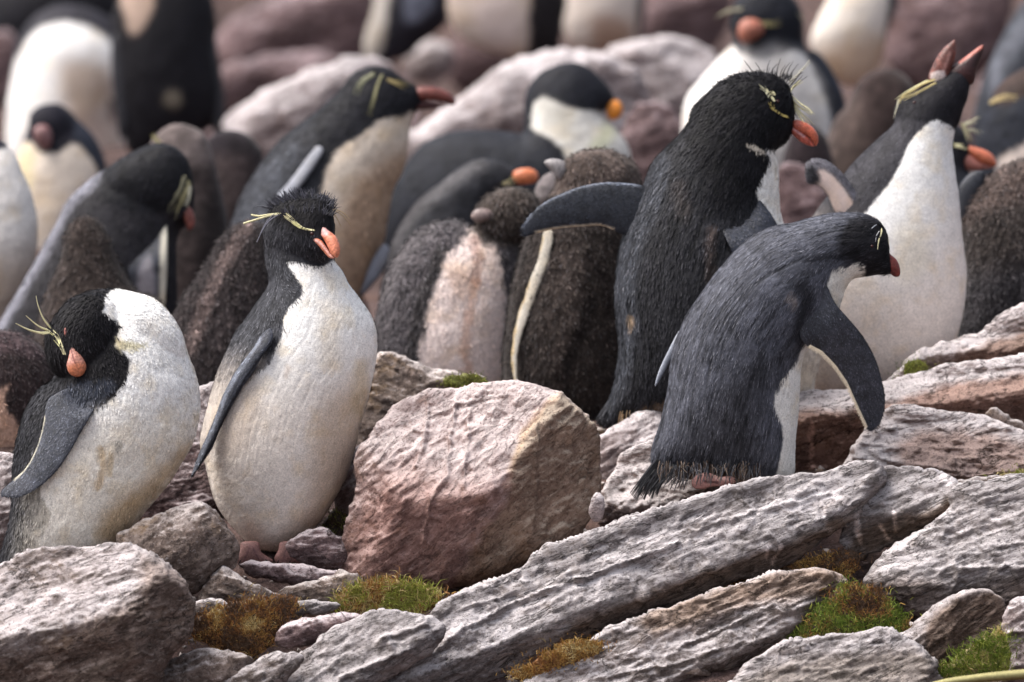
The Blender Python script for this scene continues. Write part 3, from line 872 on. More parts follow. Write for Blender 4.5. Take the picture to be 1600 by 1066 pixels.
rock('stone', 'tiny white upright stone against the right foot of the pink boulder',
     [(919, 802), (923, 782), (934, 769), (944, 778), (943, 806), (931, 816)],
     RM_PALE, y=15.6, k=0.6, seed=59, amp=1.5, strata=0, g=1.6, rough=2, cat='stone', group='rocks at the front')
rock('stone', 'flat ochre stone between the two pale rocks at the right edge',
     [(1484, 764), (1505, 748), (1545, 744), (1620, 740), (1620, 765), (1540, 775)],
     RM_BROWN, y=15.72, k=0.6, seed=61, amp=2, cat='stone', group='rocks at the front')
rock('stone', 'brown wedge shaped stone on the slab at the right edge',
     [(1542, 650), (1555, 638), (1575, 648), (1600, 662), (1640, 672), (1640, 695), (1560, 676)],
     RM_BROWN, y=15.86, k=0.7, seed=63, amp=2, cat='stone')

# ------------------------------------------------------------------ rocks far up the slope (out of focus)
def far_rock(label, poly, mat, y, seed, k=0.5, ang=-15, amp=6):
    rock('rock', label, poly, mat, y=y, k=k, seed=seed, g=5, ang=ang, amp=amp, strata=3, auto=4, rough=6, group='rocks up the slope')
far_rock('blurred white rock behind the shoulder of the red billed penguin', [(350, 190), (388, 158), (440, 128), (490, 108), (560, 88), (620, 110), (600, 200), (480, 260), (390, 250)], RM_PALE, 18.6, 71)
far_rock('blurred white rock left of the orange billed cormorant', [(600, 230), (640, 205), (682, 176), (733, 140), (783, 104), (834, 82), (900, 76), (960, 90), (1010, 130), (1000, 220), (900, 270), (700, 280)], RM_PALE, 18.4, 73)
far_rock('blurred mottled white and pink rock right of the cormorant head', [(930, 110), (960, 72), (1020, 60), (1090, 66), (1130, 110), (1100, 230), (1000, 240), (950, 180)], RM_PALE, 18.9, 75)
far_rock('large blurred rose rock at the top left of centre', [(320, 100), (345, 45), (400, 10), (470, -20), (560, -30), (620, 20), (600, 100), (520, 130), (440, 130), (360, 150)], RM_ROSE, 20.6, 77)
far_rock('blurred brown rose rock below the top left rose rock', [(330, 160), (350, 110), (420, 85), (500, 80), (540, 110), (500, 150), (420, 170), (360, 200)], RM_ROSE, 19.8, 78)
far_rock('small blurred white stone at the top behind the red billed penguin', [(630, 110), (640, 80), (665, 64), (700, 68), (712, 95), (690, 125), (650, 130)], RM_PALE, 19.9, 79)
far_rock('blurred rose and brown rock at the top centre', [(700, 110), (730, 50), (790, 45), (860, 55), (880, 90), (820, 120), (740, 150)], RM_ROSE, 20.2, 81)
far_rock('blurred brown rose rock at the top between the far penguins', [(985, 80), (1000, 10), (1040, -40), (1130, -30), (1140, 40), (1100, 90), (1020, 100)], RM_ROSE, 20.8, 83)
far_rock('large blurred lilac pink rock at the top right', [(1380, 80), (1385, 10), (1420, -30), (1500, -40), (1580, -30), (1570, 60), (1530, 120), (1470, 150), (1410, 130)], RM_ROSE, 19.6, 85)
far_rock('blurred orange pink rock between the black penguin and the raised flipper', [(1190, 330), (1210, 270), (1240, 255), (1275, 270), (1300, 320), (1290, 400), (1200, 400)], RM_ROSE, 17.4, 87)
far_rock('blurred rose rock at the far left edge under the white preening bird', [(-60, 130), (-20, 60), (20, 50), (40, 90), (30, 140), (-20, 170)], RM_ROSE, 19.8, 89)
far_rock('blurred brown pink rock between cormorant and black penguin', [(975, 200), (1000, 160), (1050, 170), (1080, 230), (1060, 320), (1000, 340), (970, 280)], RM_ROSE, 18.0, 91)

# ------------------------------------------------------------------ moss and grass
def moss(name, label, poly, cols, n, L, y=None, bump=7, lean=0.0, seed=0, cat='moss', kind='stuff', dens=1.0, yb=0.0, wid=0.9):
    pl = np.array(poly, float)
    cx, pyb = pl[:, 0].mean(), pl[:, 1].max()
    if y is None: y = gy(cx, pyb) - 0.02
    s = y / F
    V, Q = shell(poly, 3.0, 0.25, seed=seed, rough=5)
    V[:, 2] += fbm(V / 10.0, 3, seed) * bump * np.clip(V[:, 2] / 4, 0, 1)
    N = vnormals(V, Q)
    rg = np.random.default_rng(seed)
    C = np.tile(np.array(cols[0]) * 0.5, (len(V), 1)) * (0.7 + 0.5 * rg.random((len(V), 1)))
    ii = np.where(V[:, 2] > 0.5)[0]
    ii = ii[rg.integers(0, len(ii), n)]
    p = V[ii] + np.c_[rg.normal(0, 1, n) * rg.choice([2.0, 13.0], n, p=[.66, .34]), rg.normal(0, 1, n) * rg.choice([1.5, 6.0], n, p=[.66, .34]), np.zeros(n)]
    D = np.c_[rg.normal(lean, 0.55, n), -np.abs(rg.normal(0.8, 0.35, n)), rg.normal(0.35, 0.4, n)]
    D /= np.linalg.norm(D, axis=1, keepdims=True)
    ln = L * rg.uniform(0.4, 1.3, n)
    S = np.cross(D, np.array([0, 0, 1.0])); S /= np.maximum(np.linalg.norm(S, axis=1, keepdims=True), 1e-6)
    w = wid * rg.uniform(0.5, 1.2, n)
    sag = np.c_[rg.normal(0, 0.25, n), np.full(n, 0.25), rg.normal(0, 0.2, n)]
    mid = p + D * (ln * 0.55)[:, None]
    tip = p + D * ln[:, None] + sag * ln[:, None]
    bl = np.stack([p - S * w[:, None], p + S * w[:, None], mid + S * w[:, None] * 0.7, mid - S * w[:, None] * 0.7, tip], 1).reshape(-1, 3)
    b0 = (np.arange(n) * 5)[:, None] + len(V)
    q1 = b0 + np.array([0, 1, 2, 3])
    t1 = b0 + np.array([3, 2, 4])
    pick = fbm(np.c_[p[:, 0] / 28.0, p[:, 1] / 28.0, np.zeros(n)], 2, seed + 2) * 1.4 + rg.normal(0, 0.28, n)
    ci = np.clip(((pick + 0.8) / 1.6 * len(cols)).astype(int), 0, len(cols) - 1)
    cc = np.array(cols)[ci] * rg.uniform(0.6, 1.35, (n, 1))
    Cb = np.repeat(cc, 5, 0)
    A = np.vstack([V, bl])
    W = np.c_[(A[:, 0] - cx) * s, -A[:, 2] * s + yb * (A[:, 1] - pyb) * s, -(A[:, 1] - pyb) * s]
    me = new_mesh(name, W, [np.vstack([Q, q1]), t1], M_GRASS, np.vstack([C, Cb]))
    o = link(name, me, None, P(cx, pyb, y)); o.rotation_euler = (-PITCH, 0, 0)
    tag(o, label, cat, None, kind)
    return o
OCH = (0.40, 0.24, 0.07); RUST = (0.28, 0.13, 0.045); STRAW = (0.55, 0.43, 0.20); OLV = (0.22, 0.22, 0.05); GRN = (0.14, 0.20, 0.03); LIME = (0.32, 0.36, 0.07); DBR = (0.11, 0.065, 0.04)
moss('moss', 'orange brown mossy turf beside the big grey boulder', [(300, 968), (325, 955), (370, 938), (425, 932), (468, 945), (445, 972), (432, 1002), (392, 1025), (340, 1016), (303, 994)], [DBR, RUST, OCH, STRAW], 5200, 11, y=15.44, seed=1, wid=0.6, bump=3)
moss('grass_tuft', 'yellow green grass tuft below the pink boulder', [(520, 955), (535, 925), (570, 912), (620, 905), (655, 915), (690, 930), (680, 950), (640, 964), (590, 960)], [RUST, OCH, STRAW, LIME, OLV], 2400, 20, y=15.49, seed=2, cat='grass', wid=0.7)
moss('moss', 'rusty orange moss strip on the lower edge of the long slab', [(800, 1056), (840, 1030), (875, 1008), (920, 1000), (945, 1012), (905, 1032), (850, 1052), (815, 1064)], [RUST, OCH, OCH, STRAW], 1800, 11, y=15.43, seed=3, wid=0.7)
moss('moss', 'green and brown moss cushion in the hollow between the right slabs', [(1150, 1040), (1195, 1012), (1248, 982), (1285, 945), (1320, 912), (1352, 915), (1380, 930), (1426, 984), (1398, 1002), (1300, 1010), (1220, 1025)], [DBR, RUST, OCH, OLV, GRN, LIME, GRN], 6500, 12, y=15.5, seed=4, wid=0.7)
moss('grass_tuft', 'bright green grass in the gap at the lower right edge', [(1455, 1062), (1475, 1040), (1510, 1015), (1555, 985), (1574, 990), (1576, 1050), (1540, 1066), (1480, 1075)], [STRAW, LIME, GRN, GRN, LIME], 2600, 17, y=15.37, seed=5, cat='grass', wid=0.7)
moss('moss', 'green moss patch on the tip of the highest right slab', [(1410, 590), (1415, 568), (1432, 562), (1452, 575), (1448, 596), (1425, 602)], [OLV, LIME, GRN], 700, 6, y=16.01, seed=6, wid=0.6)
moss('moss', 'green moss on top of the brown rock behind the pink boulder', [(695, 600), (705, 586), (730, 584), (758, 592), (760, 604), (720, 608)], [OLV, LIME, GRN], 500, 6, y=15.93, seed=7, wid=0.6)
moss('grass_tuft', 'small dry tuft between the pale rocks at the right edge', [(1560, 748), (1570, 738), (1600, 735), (1630, 738), (1630, 752), (1590, 755)], [STRAW, OLV, LIME], 400, 9, y=15.74, seed=8, cat='grass', wid=0.6)
moss('moss', 'brown dead moss band between the two long slabs', [(1040, 962), (1100, 930), (1180, 900), (1240, 880), (1300, 862), (1340, 862), (1330, 900), (1250, 905), (1150, 925), (1080, 955)], [DBR, DBR, RUST, OCH], 2600, 8, y=15.62, seed=9, wid=0.7)
moss('moss', 'dry yellow brown moss behind the left foot of the pink boulder', [(500, 830), (520, 800), (545, 805), (556, 840), (540, 870), (515, 860)], [DBR, OLV, OCH], 500, 8, y=15.78, seed=10, wid=0.7)
# soft foreground blade
def blade():
    pts = smooth_poly([(1310, 1205), (1370, 1110), (1450, 1074), (1530, 1060), (1650, 1050)], 12, False)
    y = 15.2; s = y / F
    m = len(pts); w = np.linspace(3, 9, m)
    V = []
    for i in range(m):
        x, yy = pts[i]
        for (a, b) in ((-w[i], 0), (0, 3.0), (w[i], 0), (0, -2.0)):
            V.append(((x - 1400) * s, -b * s, -(yy + a - 1066) * s))
    i = np.arange(m - 1)[:, None] * 4; k = np.arange(4)[None]; k2 = (k + 1) % 4
    Q = np.stack([i + k, i + k2, i + 4 + k2, i + 4 + k], -1).reshape(-1, 4)
    me = new_mesh('grass_blade', np.array(V), Q, M_GRASS, np.tile(np.array([(0.30, 0.27, 0.12)]), (len(V), 1)))
    o = link('grass_blade', me, None, P(1400, 1066, y))
    tag(o, 'out of focus yellow green grass blade crossing the bottom right corner', 'grass')
blade()

def gravel(name, label, n, xr, yr, size, mat, seed):
    """loose broken stones lying on the soil, far too many to count"""
    rg = np.random.default_rng(seed)
    import itertools
    ico = [(-1, 0, 1.618), (1, 0, 1.618), (-1, 0, -1.618), (1, 0, -1.618), (0, 1.618, 1), (0, 1.618, -1), (0, -1.618, 1), (0, -1.618, -1), (1.618, 1, 0), (-1.618, 1, 0), (1.618, -1, 0), (-1.618, -1, 0)]
    I = np.array(ico) / 1.9
    T = np.array([(0, 4, 1), (0, 9, 4), (9, 5, 4), (4, 5, 8), (4, 8, 1), (8, 10, 1), (8, 3, 10), (5, 3, 8), (5, 2, 3), (2, 7, 3), (7, 10, 3), (7, 6, 10), (7, 11, 6), (11, 0, 6), (0, 1, 6), (6, 1, 10), (9, 0, 11), (9, 11, 2), (9, 2, 5), (7, 2, 11)])
    Vs, Ts = [], []
    c, s_ = math.cos(PITCH), math.sin(PITCH)
    for i in range(n):
        y = rg.uniform(*yr); x = rg.uniform(*xr)
        px = 800 + x / y * F
        py = float(np.interp(y, GT[:, 0], GT[:, 1]) + tilt(px, y))
        w = P(px, py, y)
        r = size * rg.lognormal(0, 0.6)
        A = rg.normal(size=(3, 3)); q, _ = np.linalg.qr(A)
        sc_ = np.diag([1.0, rg.uniform(.5, 1), rg.uniform(.3, .7)])
        V = (I + rg.normal(0, 0.16, I.shape)) @ sc_ @ q * r
        Vs.append(V + np.array(w) + np.array([0, 0, 0.2 * r])); Ts.append(T + 12 * i)
    o_ = P(800, 900, 15.5)
    me = new_mesh(name, np.vstack(Vs) - np.array(o_), np.vstack(Ts), mat, smooth=False)
    o = link(name, me, None, o_)
    tag(o, label, 'gravel', None, 'stuff')
gravel('gravel', 'small broken brown stones scattered over the soil between the front rocks', 2600, (-0.85, 0.85), (15.2, 16.3), 0.006, RM_BROWN, 5)
gravel('gravel', 'pale stone chips scattered on the soil further up the slope', 1500, (-1.1, 1.1), (16.2, 21), 0.014, RM_ROSE, 6)

# ================================================================== ANIMALS
G_AD = 'rockhopper penguins of the colony'
G_CH = 'brown downy penguin chicks of the colony'
rs = np.random.default_rng(42)

def spikes(n, xr, yf, L, ang, spread, col=DARK, r=0.9, dy=(0, 20), curve=0.0):
    """short stiff feathers standing on a crown: base x range, y function, length, direction in degrees at both ends"""
    out = []
    for i in range(n):
        t = rs.random()
        x = xr[0] + (xr[1] - xr[0]) * t
        y0 = yf(t) + rs.uniform(0, 6)
        a = math.radians(ang[0] + (ang[1] - ang[0]) * t + rs.normal(0, spread))
        l = L * rs.uniform(0.6, 1.25)
        d = rs.uniform(*dy)
        c = np.array(col) * rs.uniform(0.6, 3.0)
        p1 = (x + math.cos(a) * l * .5, y0 - math.sin(a) * l * .5)
        a2 = a + curve
        p2 = (p1[0] + math.cos(a2) * l * .5, p1[1] - math.sin(a2) * l * .5)
        out.append(([(x, y0), p1, p2], r, 0.25, tuple(c), (d, d + rs.uniform(-4, 8))))
    return out

# ---------------------------------------------------------------- 1 preening penguin, front left
t = Thing('penguin', 'penguin at the left with its head tucked against its back and a white hunched neck', 'penguin', 15.58, (140, 880), G_AD)
t.body([([(85, 585), (70, 545), (74, 515), (90, 488), (108, 467), (135, 454), (165, 449), (205, 454), (240, 465), (265, 487), (283, 515), (294, 550), (307, 580), (313, 615), (311, 655), (303, 690), (288, 718), (268, 750), (240, 785), (215, 815), (190, 845), (150, 880), (90, 905), (30, 912), (-14, 905), (0, 862), (12, 820), (18, 770), (20, 722), (30, 670), (42, 635), (60, 608)], 0, 0.60),
        ([(74, 545), (80, 510), (102, 476), (135, 458), (170, 462), (190, 490), (194, 530), (182, 568), (158, 592), (128, 600), (98, 590), (78, 570)], 40, 0.72),
        ([(165, 470), (205, 460), (245, 470), (275, 500), (292, 545), (280, 580), (240, 570), (205, 560), (175, 540), (160, 500)], 22, 0.75)],
       BLACK,
       [('p', [(84, 590), (60, 606), (40, 635), (28, 672), (15, 722), (10, 800), (-20, 900), (20, 900), (60, 860), (70, 800), (62, 740), (90, 640), (110, 610)], (0.024, 0.024, 0.029), 14, 'a'),
        ('p', [(110, 600), (160, 590), (185, 600), (150, 640), (125, 668), (100, 700), (90, 640)], (0.035, 0.04, 0.055), 10, 'a'),
        ('p', [(167, 461), (166, 488), (184, 500), (191, 515), (184, 537), (198, 550), (206, 563), (203, 583), (186, 614), (152, 642), (125, 672), (100, 715), (66, 757), (72, 780), (83, 804), (74, 830), (60, 858), (60, 920), (200, 930), (340, 700), (330, 560), (260, 430), (200, 440)], WHITE, 4, 'a'),
        ('p', [(184, 528), (190, 545), (215, 545), (232, 536), (205, 532)], (0.55, 0.50, 0.33), 8, 'f', 0.9),
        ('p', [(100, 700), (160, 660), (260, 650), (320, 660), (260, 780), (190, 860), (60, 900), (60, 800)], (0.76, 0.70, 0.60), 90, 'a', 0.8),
        ('p', [(300, 690), (285, 730), (235, 790), (200, 838), (160, 848), (165, 800), (215, 762), (265, 720)], (0.45, 0.30, 0.14), 34, 'a', 0.75),
        ('s', [(160, 700), (165, 730), (156, 760)], (0.48, 0.33, 0.16), 9, 'f', 0.6), ('s', [(176, 708), (174, 740)], (0.48, 0.35, 0.18), 7, 'f', 0.6),
        ('p', [(182, 690), (192, 688), (194, 698), (186, 702)], (0.15, 0.15, 0.15), 6, 'f', 0.6),
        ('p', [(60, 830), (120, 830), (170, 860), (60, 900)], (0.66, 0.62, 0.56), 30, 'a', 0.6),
        ], vox=2.3, seed=1, disp=1.2, dscale=6, jag=3.5,
       streak=([(110, 600), (60, 625), (35, 700), (20, 780), (10, 860), (-10, 920)], 0.9, 5, 0.8), blades=(36000, 9, 0.95, 0.2, 0.05, 0.2, 0.35, 0.25),
       flow=[(130, 480, -0.6, 0.8), (90, 560, 0.3, 1), (200, 480, 0.6, 0.4), (270, 530, 0.5, 0.9), (260, 600, 0.1, 1), (280, 700, -0.3, 1), (200, 700, -0.2, 1), (200, 580, 0.4, 0.9), (60, 640, -0.4, 1), (30, 720, -0.15, 1), (20, 850, -0.4, 1), (130, 820, -0.2, 1)])
fl = t.part('flipper', [(78, 622), (92, 612), (118, 602), (148, 594), (166, 600), (157, 625), (144, 650), (130, 674), (113, 704), (92, 734), (66, 758), (36, 774), (9, 774), (4, 766), (22, 749), (42, 731), (58, 703), (68, 673), (73, 645)], (0.062, 0.068, 0.088),
            [('s', [(72, 648), (67, 673), (57, 703), (41, 731), (24, 747)], (0.66, 0.62, 0.48), 3.2, 'a'), ('p', [(0, 775), (10, 755), (50, 745), (50, 780)], SLATE2, 20, 'f', 0.8)],
            g=1.8, k=0.13, drape=0.45, off=7, jag=0.8, scales=(9000, 4.5, -0.6, 1), root=(150, 600, 60, 46))
bl = t.part('bill', [(112, 540), (116, 536), (123, 545), (133, 557), (138, 571), (134, 583), (124, 588), (112, 583), (107, 570), (110, 555)], (0.52, 0.25, 0.20), [('p', [(108, 572), (138, 565), (138, 592), (110, 592)], (0.66, 0.22, 0.10), 10, 'f', 0.8), ('s', [(113, 540), (117, 556), (121, 566)], (0.20, 0.06, 0.05), 1.5)], g=1.3, k=0.75, dy=t.surf(122, 566) - 2, jag=0.5, mat=M_BILL)
t.part('eye', [(103, 513), (106, 511), (108, 517), (107, 524), (104, 525)], (0.35, 0.13, 0.11), g=0.8, k=0.8, dy=t.surf(105, 518) - 1, jag=0, mat=M_BILL)
t.plume([([(103, 552), (98, 542), (93, 531), (87, 522), (78, 515)], 1, 1, PYEL, None), ([(98, 540), (90, 527), (79, 517)], 1, 1, (0.62, 0.6, 0.3), None)], 12, 2.2, 1.0)
L = []
for (p, a, b) in (([(80, 518), (66, 519), (47, 514), (27, 504)], 2.6, 0.6), ([(78, 515), (62, 508), (43, 492)], 1.8, 0.5), ([(82, 512), (70, 496), (62, 476), (59, 461)], 1.9, 0.4), ([(86, 510), (78, 500), (72, 492)], 1.2, 0.3), ([(80, 519), (70, 521), (58, 518)], 1.5, 0.3)):
    L.append((p, a, b, PYEL if a > 1.3 else DARK, (t.surf(84, 515) or 60, 70)))
t.strands('crest', L)
t.strands('tail', [([(30 + i, 850), (12 + i * 0.8, 872), (-14 + i * 0.9, 900 + (i % 5) * 3)], 2.2, 0.7, tuple(np.array(SLATE) * rs.uniform(.4, 1.3)), (rs.uniform(-20, 35), rs.uniform(-10, 30))) for i in range(0, 34, 2)])

# ---------------------------------------------------------------- 2 upright penguin, front
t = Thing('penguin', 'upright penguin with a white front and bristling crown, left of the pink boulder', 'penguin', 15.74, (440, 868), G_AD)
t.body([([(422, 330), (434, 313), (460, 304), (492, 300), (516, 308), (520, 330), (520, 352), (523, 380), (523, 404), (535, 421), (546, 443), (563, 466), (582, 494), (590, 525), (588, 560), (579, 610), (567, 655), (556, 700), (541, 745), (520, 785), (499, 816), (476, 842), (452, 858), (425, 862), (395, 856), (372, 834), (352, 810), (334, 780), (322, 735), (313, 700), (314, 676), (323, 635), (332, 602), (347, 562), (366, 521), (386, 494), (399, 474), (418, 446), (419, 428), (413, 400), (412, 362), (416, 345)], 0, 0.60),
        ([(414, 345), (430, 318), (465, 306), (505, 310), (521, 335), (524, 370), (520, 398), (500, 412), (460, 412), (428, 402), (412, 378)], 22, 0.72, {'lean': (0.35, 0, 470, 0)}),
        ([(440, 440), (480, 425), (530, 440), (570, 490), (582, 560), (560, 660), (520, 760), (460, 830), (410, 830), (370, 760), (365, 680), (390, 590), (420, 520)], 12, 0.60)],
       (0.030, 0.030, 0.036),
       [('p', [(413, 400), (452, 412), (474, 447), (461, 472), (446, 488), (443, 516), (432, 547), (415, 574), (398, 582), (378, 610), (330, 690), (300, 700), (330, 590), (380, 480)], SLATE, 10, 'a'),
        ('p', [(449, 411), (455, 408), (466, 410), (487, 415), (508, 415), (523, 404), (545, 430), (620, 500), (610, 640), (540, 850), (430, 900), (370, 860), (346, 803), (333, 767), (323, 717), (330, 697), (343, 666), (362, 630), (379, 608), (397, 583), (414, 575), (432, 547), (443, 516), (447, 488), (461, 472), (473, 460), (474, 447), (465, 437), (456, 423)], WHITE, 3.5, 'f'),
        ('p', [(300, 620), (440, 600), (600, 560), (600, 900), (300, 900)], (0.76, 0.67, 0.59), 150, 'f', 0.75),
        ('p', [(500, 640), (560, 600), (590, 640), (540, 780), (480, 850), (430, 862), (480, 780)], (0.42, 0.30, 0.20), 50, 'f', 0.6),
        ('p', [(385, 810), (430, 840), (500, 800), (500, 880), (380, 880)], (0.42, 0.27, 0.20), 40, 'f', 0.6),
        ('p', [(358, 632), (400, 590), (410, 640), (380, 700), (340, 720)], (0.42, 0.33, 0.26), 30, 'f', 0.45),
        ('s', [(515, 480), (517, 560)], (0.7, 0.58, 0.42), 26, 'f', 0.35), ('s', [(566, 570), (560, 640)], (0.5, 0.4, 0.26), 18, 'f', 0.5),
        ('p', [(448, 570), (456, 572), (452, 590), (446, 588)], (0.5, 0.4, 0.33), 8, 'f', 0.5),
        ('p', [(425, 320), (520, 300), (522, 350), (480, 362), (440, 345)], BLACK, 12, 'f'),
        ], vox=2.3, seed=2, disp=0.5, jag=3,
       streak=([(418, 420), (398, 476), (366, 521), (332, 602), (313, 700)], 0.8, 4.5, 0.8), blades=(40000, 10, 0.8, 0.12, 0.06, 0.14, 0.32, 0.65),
       flow=[(440, 340, -0.6, 0.7), (430, 400, -0.1, 1), (410, 450, -0.4, 1), (380, 520, -0.45, 1), (340, 620, -0.3, 1), (500, 450, 0.2, 1), (450, 440, 0.8, 0.6), (445, 500, 0.3, 1), (560, 520, 0.1, 1), (470, 640, -0.1, 1), (430, 800, 0, 1), (540, 720, -0.3, 1)])
t.part('flipper', [(424, 512), (428, 528), (414, 552), (396, 582), (378, 608), (362, 636), (345, 670), (334, 697), (322, 716), (303, 742), (301, 738), (312, 708), (320, 690), (337, 651), (351, 614), (371, 577), (398, 542), (410, 522)], (0.045, 0.05, 0.07),
       [('s', [(408, 528), (378, 574), (355, 614), (341, 651), (324, 690), (305, 735)], (0.20, 0.22, 0.27), 5, 'a', 0.8), ('s', [(414, 548), (392, 580), (360, 634), (330, 698), (304, 740)], (0.012, 0.012, 0.02), 2, 'a')],
       g=1.3, k=0.5, drape=0.5, off=9, jag=0.5, scales=(4000, 5, -0.5, 1), root=(424, 512, 50, 16))
hy = (t.surf(500, 375) or 60)
ub = t.part('bill', [(503, 356), (507, 353), (516, 360), (526, 368), (532, 380), (533, 393), (528, 402), (520, 398), (514, 386), (508, 374), (503, 366)], (0.56, 0.19, 0.11), [('p', [(500, 350), (516, 352), (514, 366), (504, 366)], (0.55, 0.35, 0.35), 6, 'f', 0.8)], g=1.2, k=0.8, dy=hy + 8, jag=0.4, mat=M_BILL, grad=(0.3, 0.3))
t.part('lower_mandible', [(482, 369), (492, 369), (503, 374), (511, 384), (518, 395), (525, 402), (516, 402), (506, 391), (494, 378)], (0.50, 0.17, 0.10), [('s', [(485, 370), (503, 380), (520, 400)], (0.55, 0.35, 0.33), 3, 'f', 0.6)], g=1.1, k=0.8, dy=hy + 5, jag=0.4, mat=M_BILL, grad=(0.3, 0.3))
t.plume([([(492, 359), (477, 357), (466, 351), (457, 343), (446, 334)], 1, 1, PYEL, None), ([(484, 358), (470, 354), (460, 346)], 1, 1, (0.66, 0.63, 0.3), None)], 14, 1.5, 0.9)
L = []
d0 = (t.surf(442, 340) or 40)
for (p, a, b, c) in (([(446, 333), (425, 335), (400, 342), (381, 348)], 1.3, 1.9, PYEL), ([(444, 332), (425, 333), (405, 336), (393, 334)], 1.0, 1.4, PYEL), ([(436, 334), (420, 345), (410, 360), (402, 377)], 1.3, 0.7, (0.2, 0.2, 0.24)), ([(430, 332), (415, 348), (406, 368)], 0.9, 0.4, (0.2, 0.2, 0.24)),
                     ([(420, 322), (405, 320), (398, 324)], 0.9, 0.4, SLATE2)):
    L.append((p, a, b, c, (d0, d0 - 12)))
L2 = []
for p in ([(519, 325), (532, 332), (542, 342), (548, 349)], [(518, 328), (526, 338), (533, 352)], [(519, 330), (522, 342), (520, 350)], [(520, 324), (536, 330), (546, 340)]):
    L2.append((p, 0.9, 0.5, (0.6, 0.45, 0.25), (10, -20)))
t.strands('crest', L)
t.strands('crest', L2)
t.strands('crown_feathers', spikes(230, (424, 522), lambda q: 322 - 16 * math.sin(q * 3.1) , 17, (150, 55), 16, (0.03, 0.03, 0.038), 1.1, (-30, 55)) + spikes(70, (440, 520), lambda q: 335 - 8 * math.sin(q * 3.1), 14, (120, 60), 20, (0.02, 0.02, 0.026), 1.1, (40, 75)))
t.ball('eye', 489, 364, 3.4)
for (x, dd) in ((392, 58), (452, 62)):
    f_ = t.part('foot', [(x - 12, 846), (x + 12, 846), (x + 18, 862), (x + 36, 875), (x + 24, 881), (x + 6, 878), (x - 2, 886), (x - 14, 884), (x - 22, 872), (x - 16, 858)], (0.19, 0.095, 0.085), [('s', [(x, 850), (x - 10, 878)], (0.15, 0.07, 0.07), 2), ('s', [(x + 4, 852), (x + 14, 874)], (0.15, 0.07, 0.07), 2)], g=1.4, k=0.5, dy=dd, mat=M_FOOT)
    t.strands('claw', [([(x + a_, 873), (x + a_ * 1.2, 878), (x + a_ * 1.3, 881)], 1.8, 0.5, (0.03, 0.02, 0.02), dd + 6) for a_ in (-14, 2, 24)], parent=f_)

# ---------------------------------------------------------------- 3 leaning penguin, front right
t = Thing('penguin', 'grey backed penguin leaning forward to the right on the long slab', 'penguin', 15.74, (1130, 756), G_AD)
t.body([([(1060, 519), (1072, 492), (1094, 460), (1117, 427), (1144, 396), (1171, 371), (1205, 353), (1242, 346), (1275, 337), (1306, 331), (1335, 331), (1356, 334), (1376, 345), (1386, 360), (1390, 373), (1388, 388), (1392, 404), (1395, 426), (1378, 428), (1351, 431), (1333, 435), (1325, 446), (1317, 467), (1306, 500), (1285, 530), (1262, 548), (1253, 575), (1251, 604), (1248, 642), (1243, 700), (1236, 748), (1180, 757), (1110, 756), (1062, 742), (1020, 724), (1019, 700), (1028, 668), (1038, 632), (1044, 600), (1048, 560)], 0, 0.60),
        ([(1300, 345), (1335, 333), (1365, 342), (1386, 364), (1390, 400), (1375, 424), (1340, 428), (1305, 415), (1290, 380)], 4, 0.66)],
       (0.060, 0.063, 0.079),
       [('p', [(1250, 545), (1232, 577), (1190, 600), (1180, 680), (1200, 760), (1040, 760), (1100, 640), (1180, 560)], (0.032, 0.032, 0.038), 60, 'a', 0.8),
        ('p', [(1330, 345), (1372, 340), (1400, 370), (1400, 432), (1352, 434), (1350, 414), (1320, 408), (1310, 380)], (0.014, 0.013, 0.016), 18, 'a'),
        ('p', [(1297, 428), (1304, 418), (1323, 417), (1336, 410), (1350, 414), (1352, 436), (1330, 445), (1322, 470), (1311, 486), (1303, 472), (1296, 458), (1292, 444)], (0.74, 0.72, 0.66), 3, 'a'),
        ('p', [(1258, 536), (1246, 563), (1232, 578), (1217, 600), (1208, 622), (1213, 645), (1222, 668), (1224, 686), (1219, 714), (1212, 750), (1222, 775), (1290, 770), (1290, 560)], (0.72, 0.70, 0.66), 3, 'a'),
        ('s', [(1255, 445), (1262, 470), (1252, 500), (1250, 530)], (0.012, 0.012, 0.016), 16, 'f', 0.8),
        ('s', [(1262, 404), (1290, 398), (1316, 402)], (0.010, 0.010, 0.014), 7, 'f', 0.8),
        ('s', [(1230, 468), (1236, 460), (1240, 476)], (0.12, 0.10, 0.09), 7, 'f', 0.6),
        ('p', [(1060, 733), (1120, 728), (1180, 740), (1178, 770), (1060, 770)], (0.16, 0.10, 0.06), 12, 'a', 0.8),
        ], vox=2.3, seed=3, disp=0.7, jag=3,
       streak=([(1330, 320), (1245, 340), (1144, 392), (1073, 485), (1044, 600), (1018, 700), (990, 770)], 1.0, 5, 1.0), blades=(60000, 13, 0.5, 0.06, 0.06, 0.06, 0.27, 0.4),
       flow=[(1340, 360, -1, 0.4), (1300, 360, -1, 0.5), (1240, 370, -0.9, 0.6), (1180, 400, -0.7, 0.8), (1120, 460, -0.6, 1), (1080, 540, -0.35, 1), (1050, 640, -0.2, 1), (1030, 720, -0.6, 1), (1150, 560, -0.4, 1), (1200, 480, -0.5, 1), (1160, 680, -0.15, 1), (1230, 600, 0.1, 1), (1235, 700, 0, 1), (1300, 440, -0.2, 1), (1370, 410, -1, 0.1)])
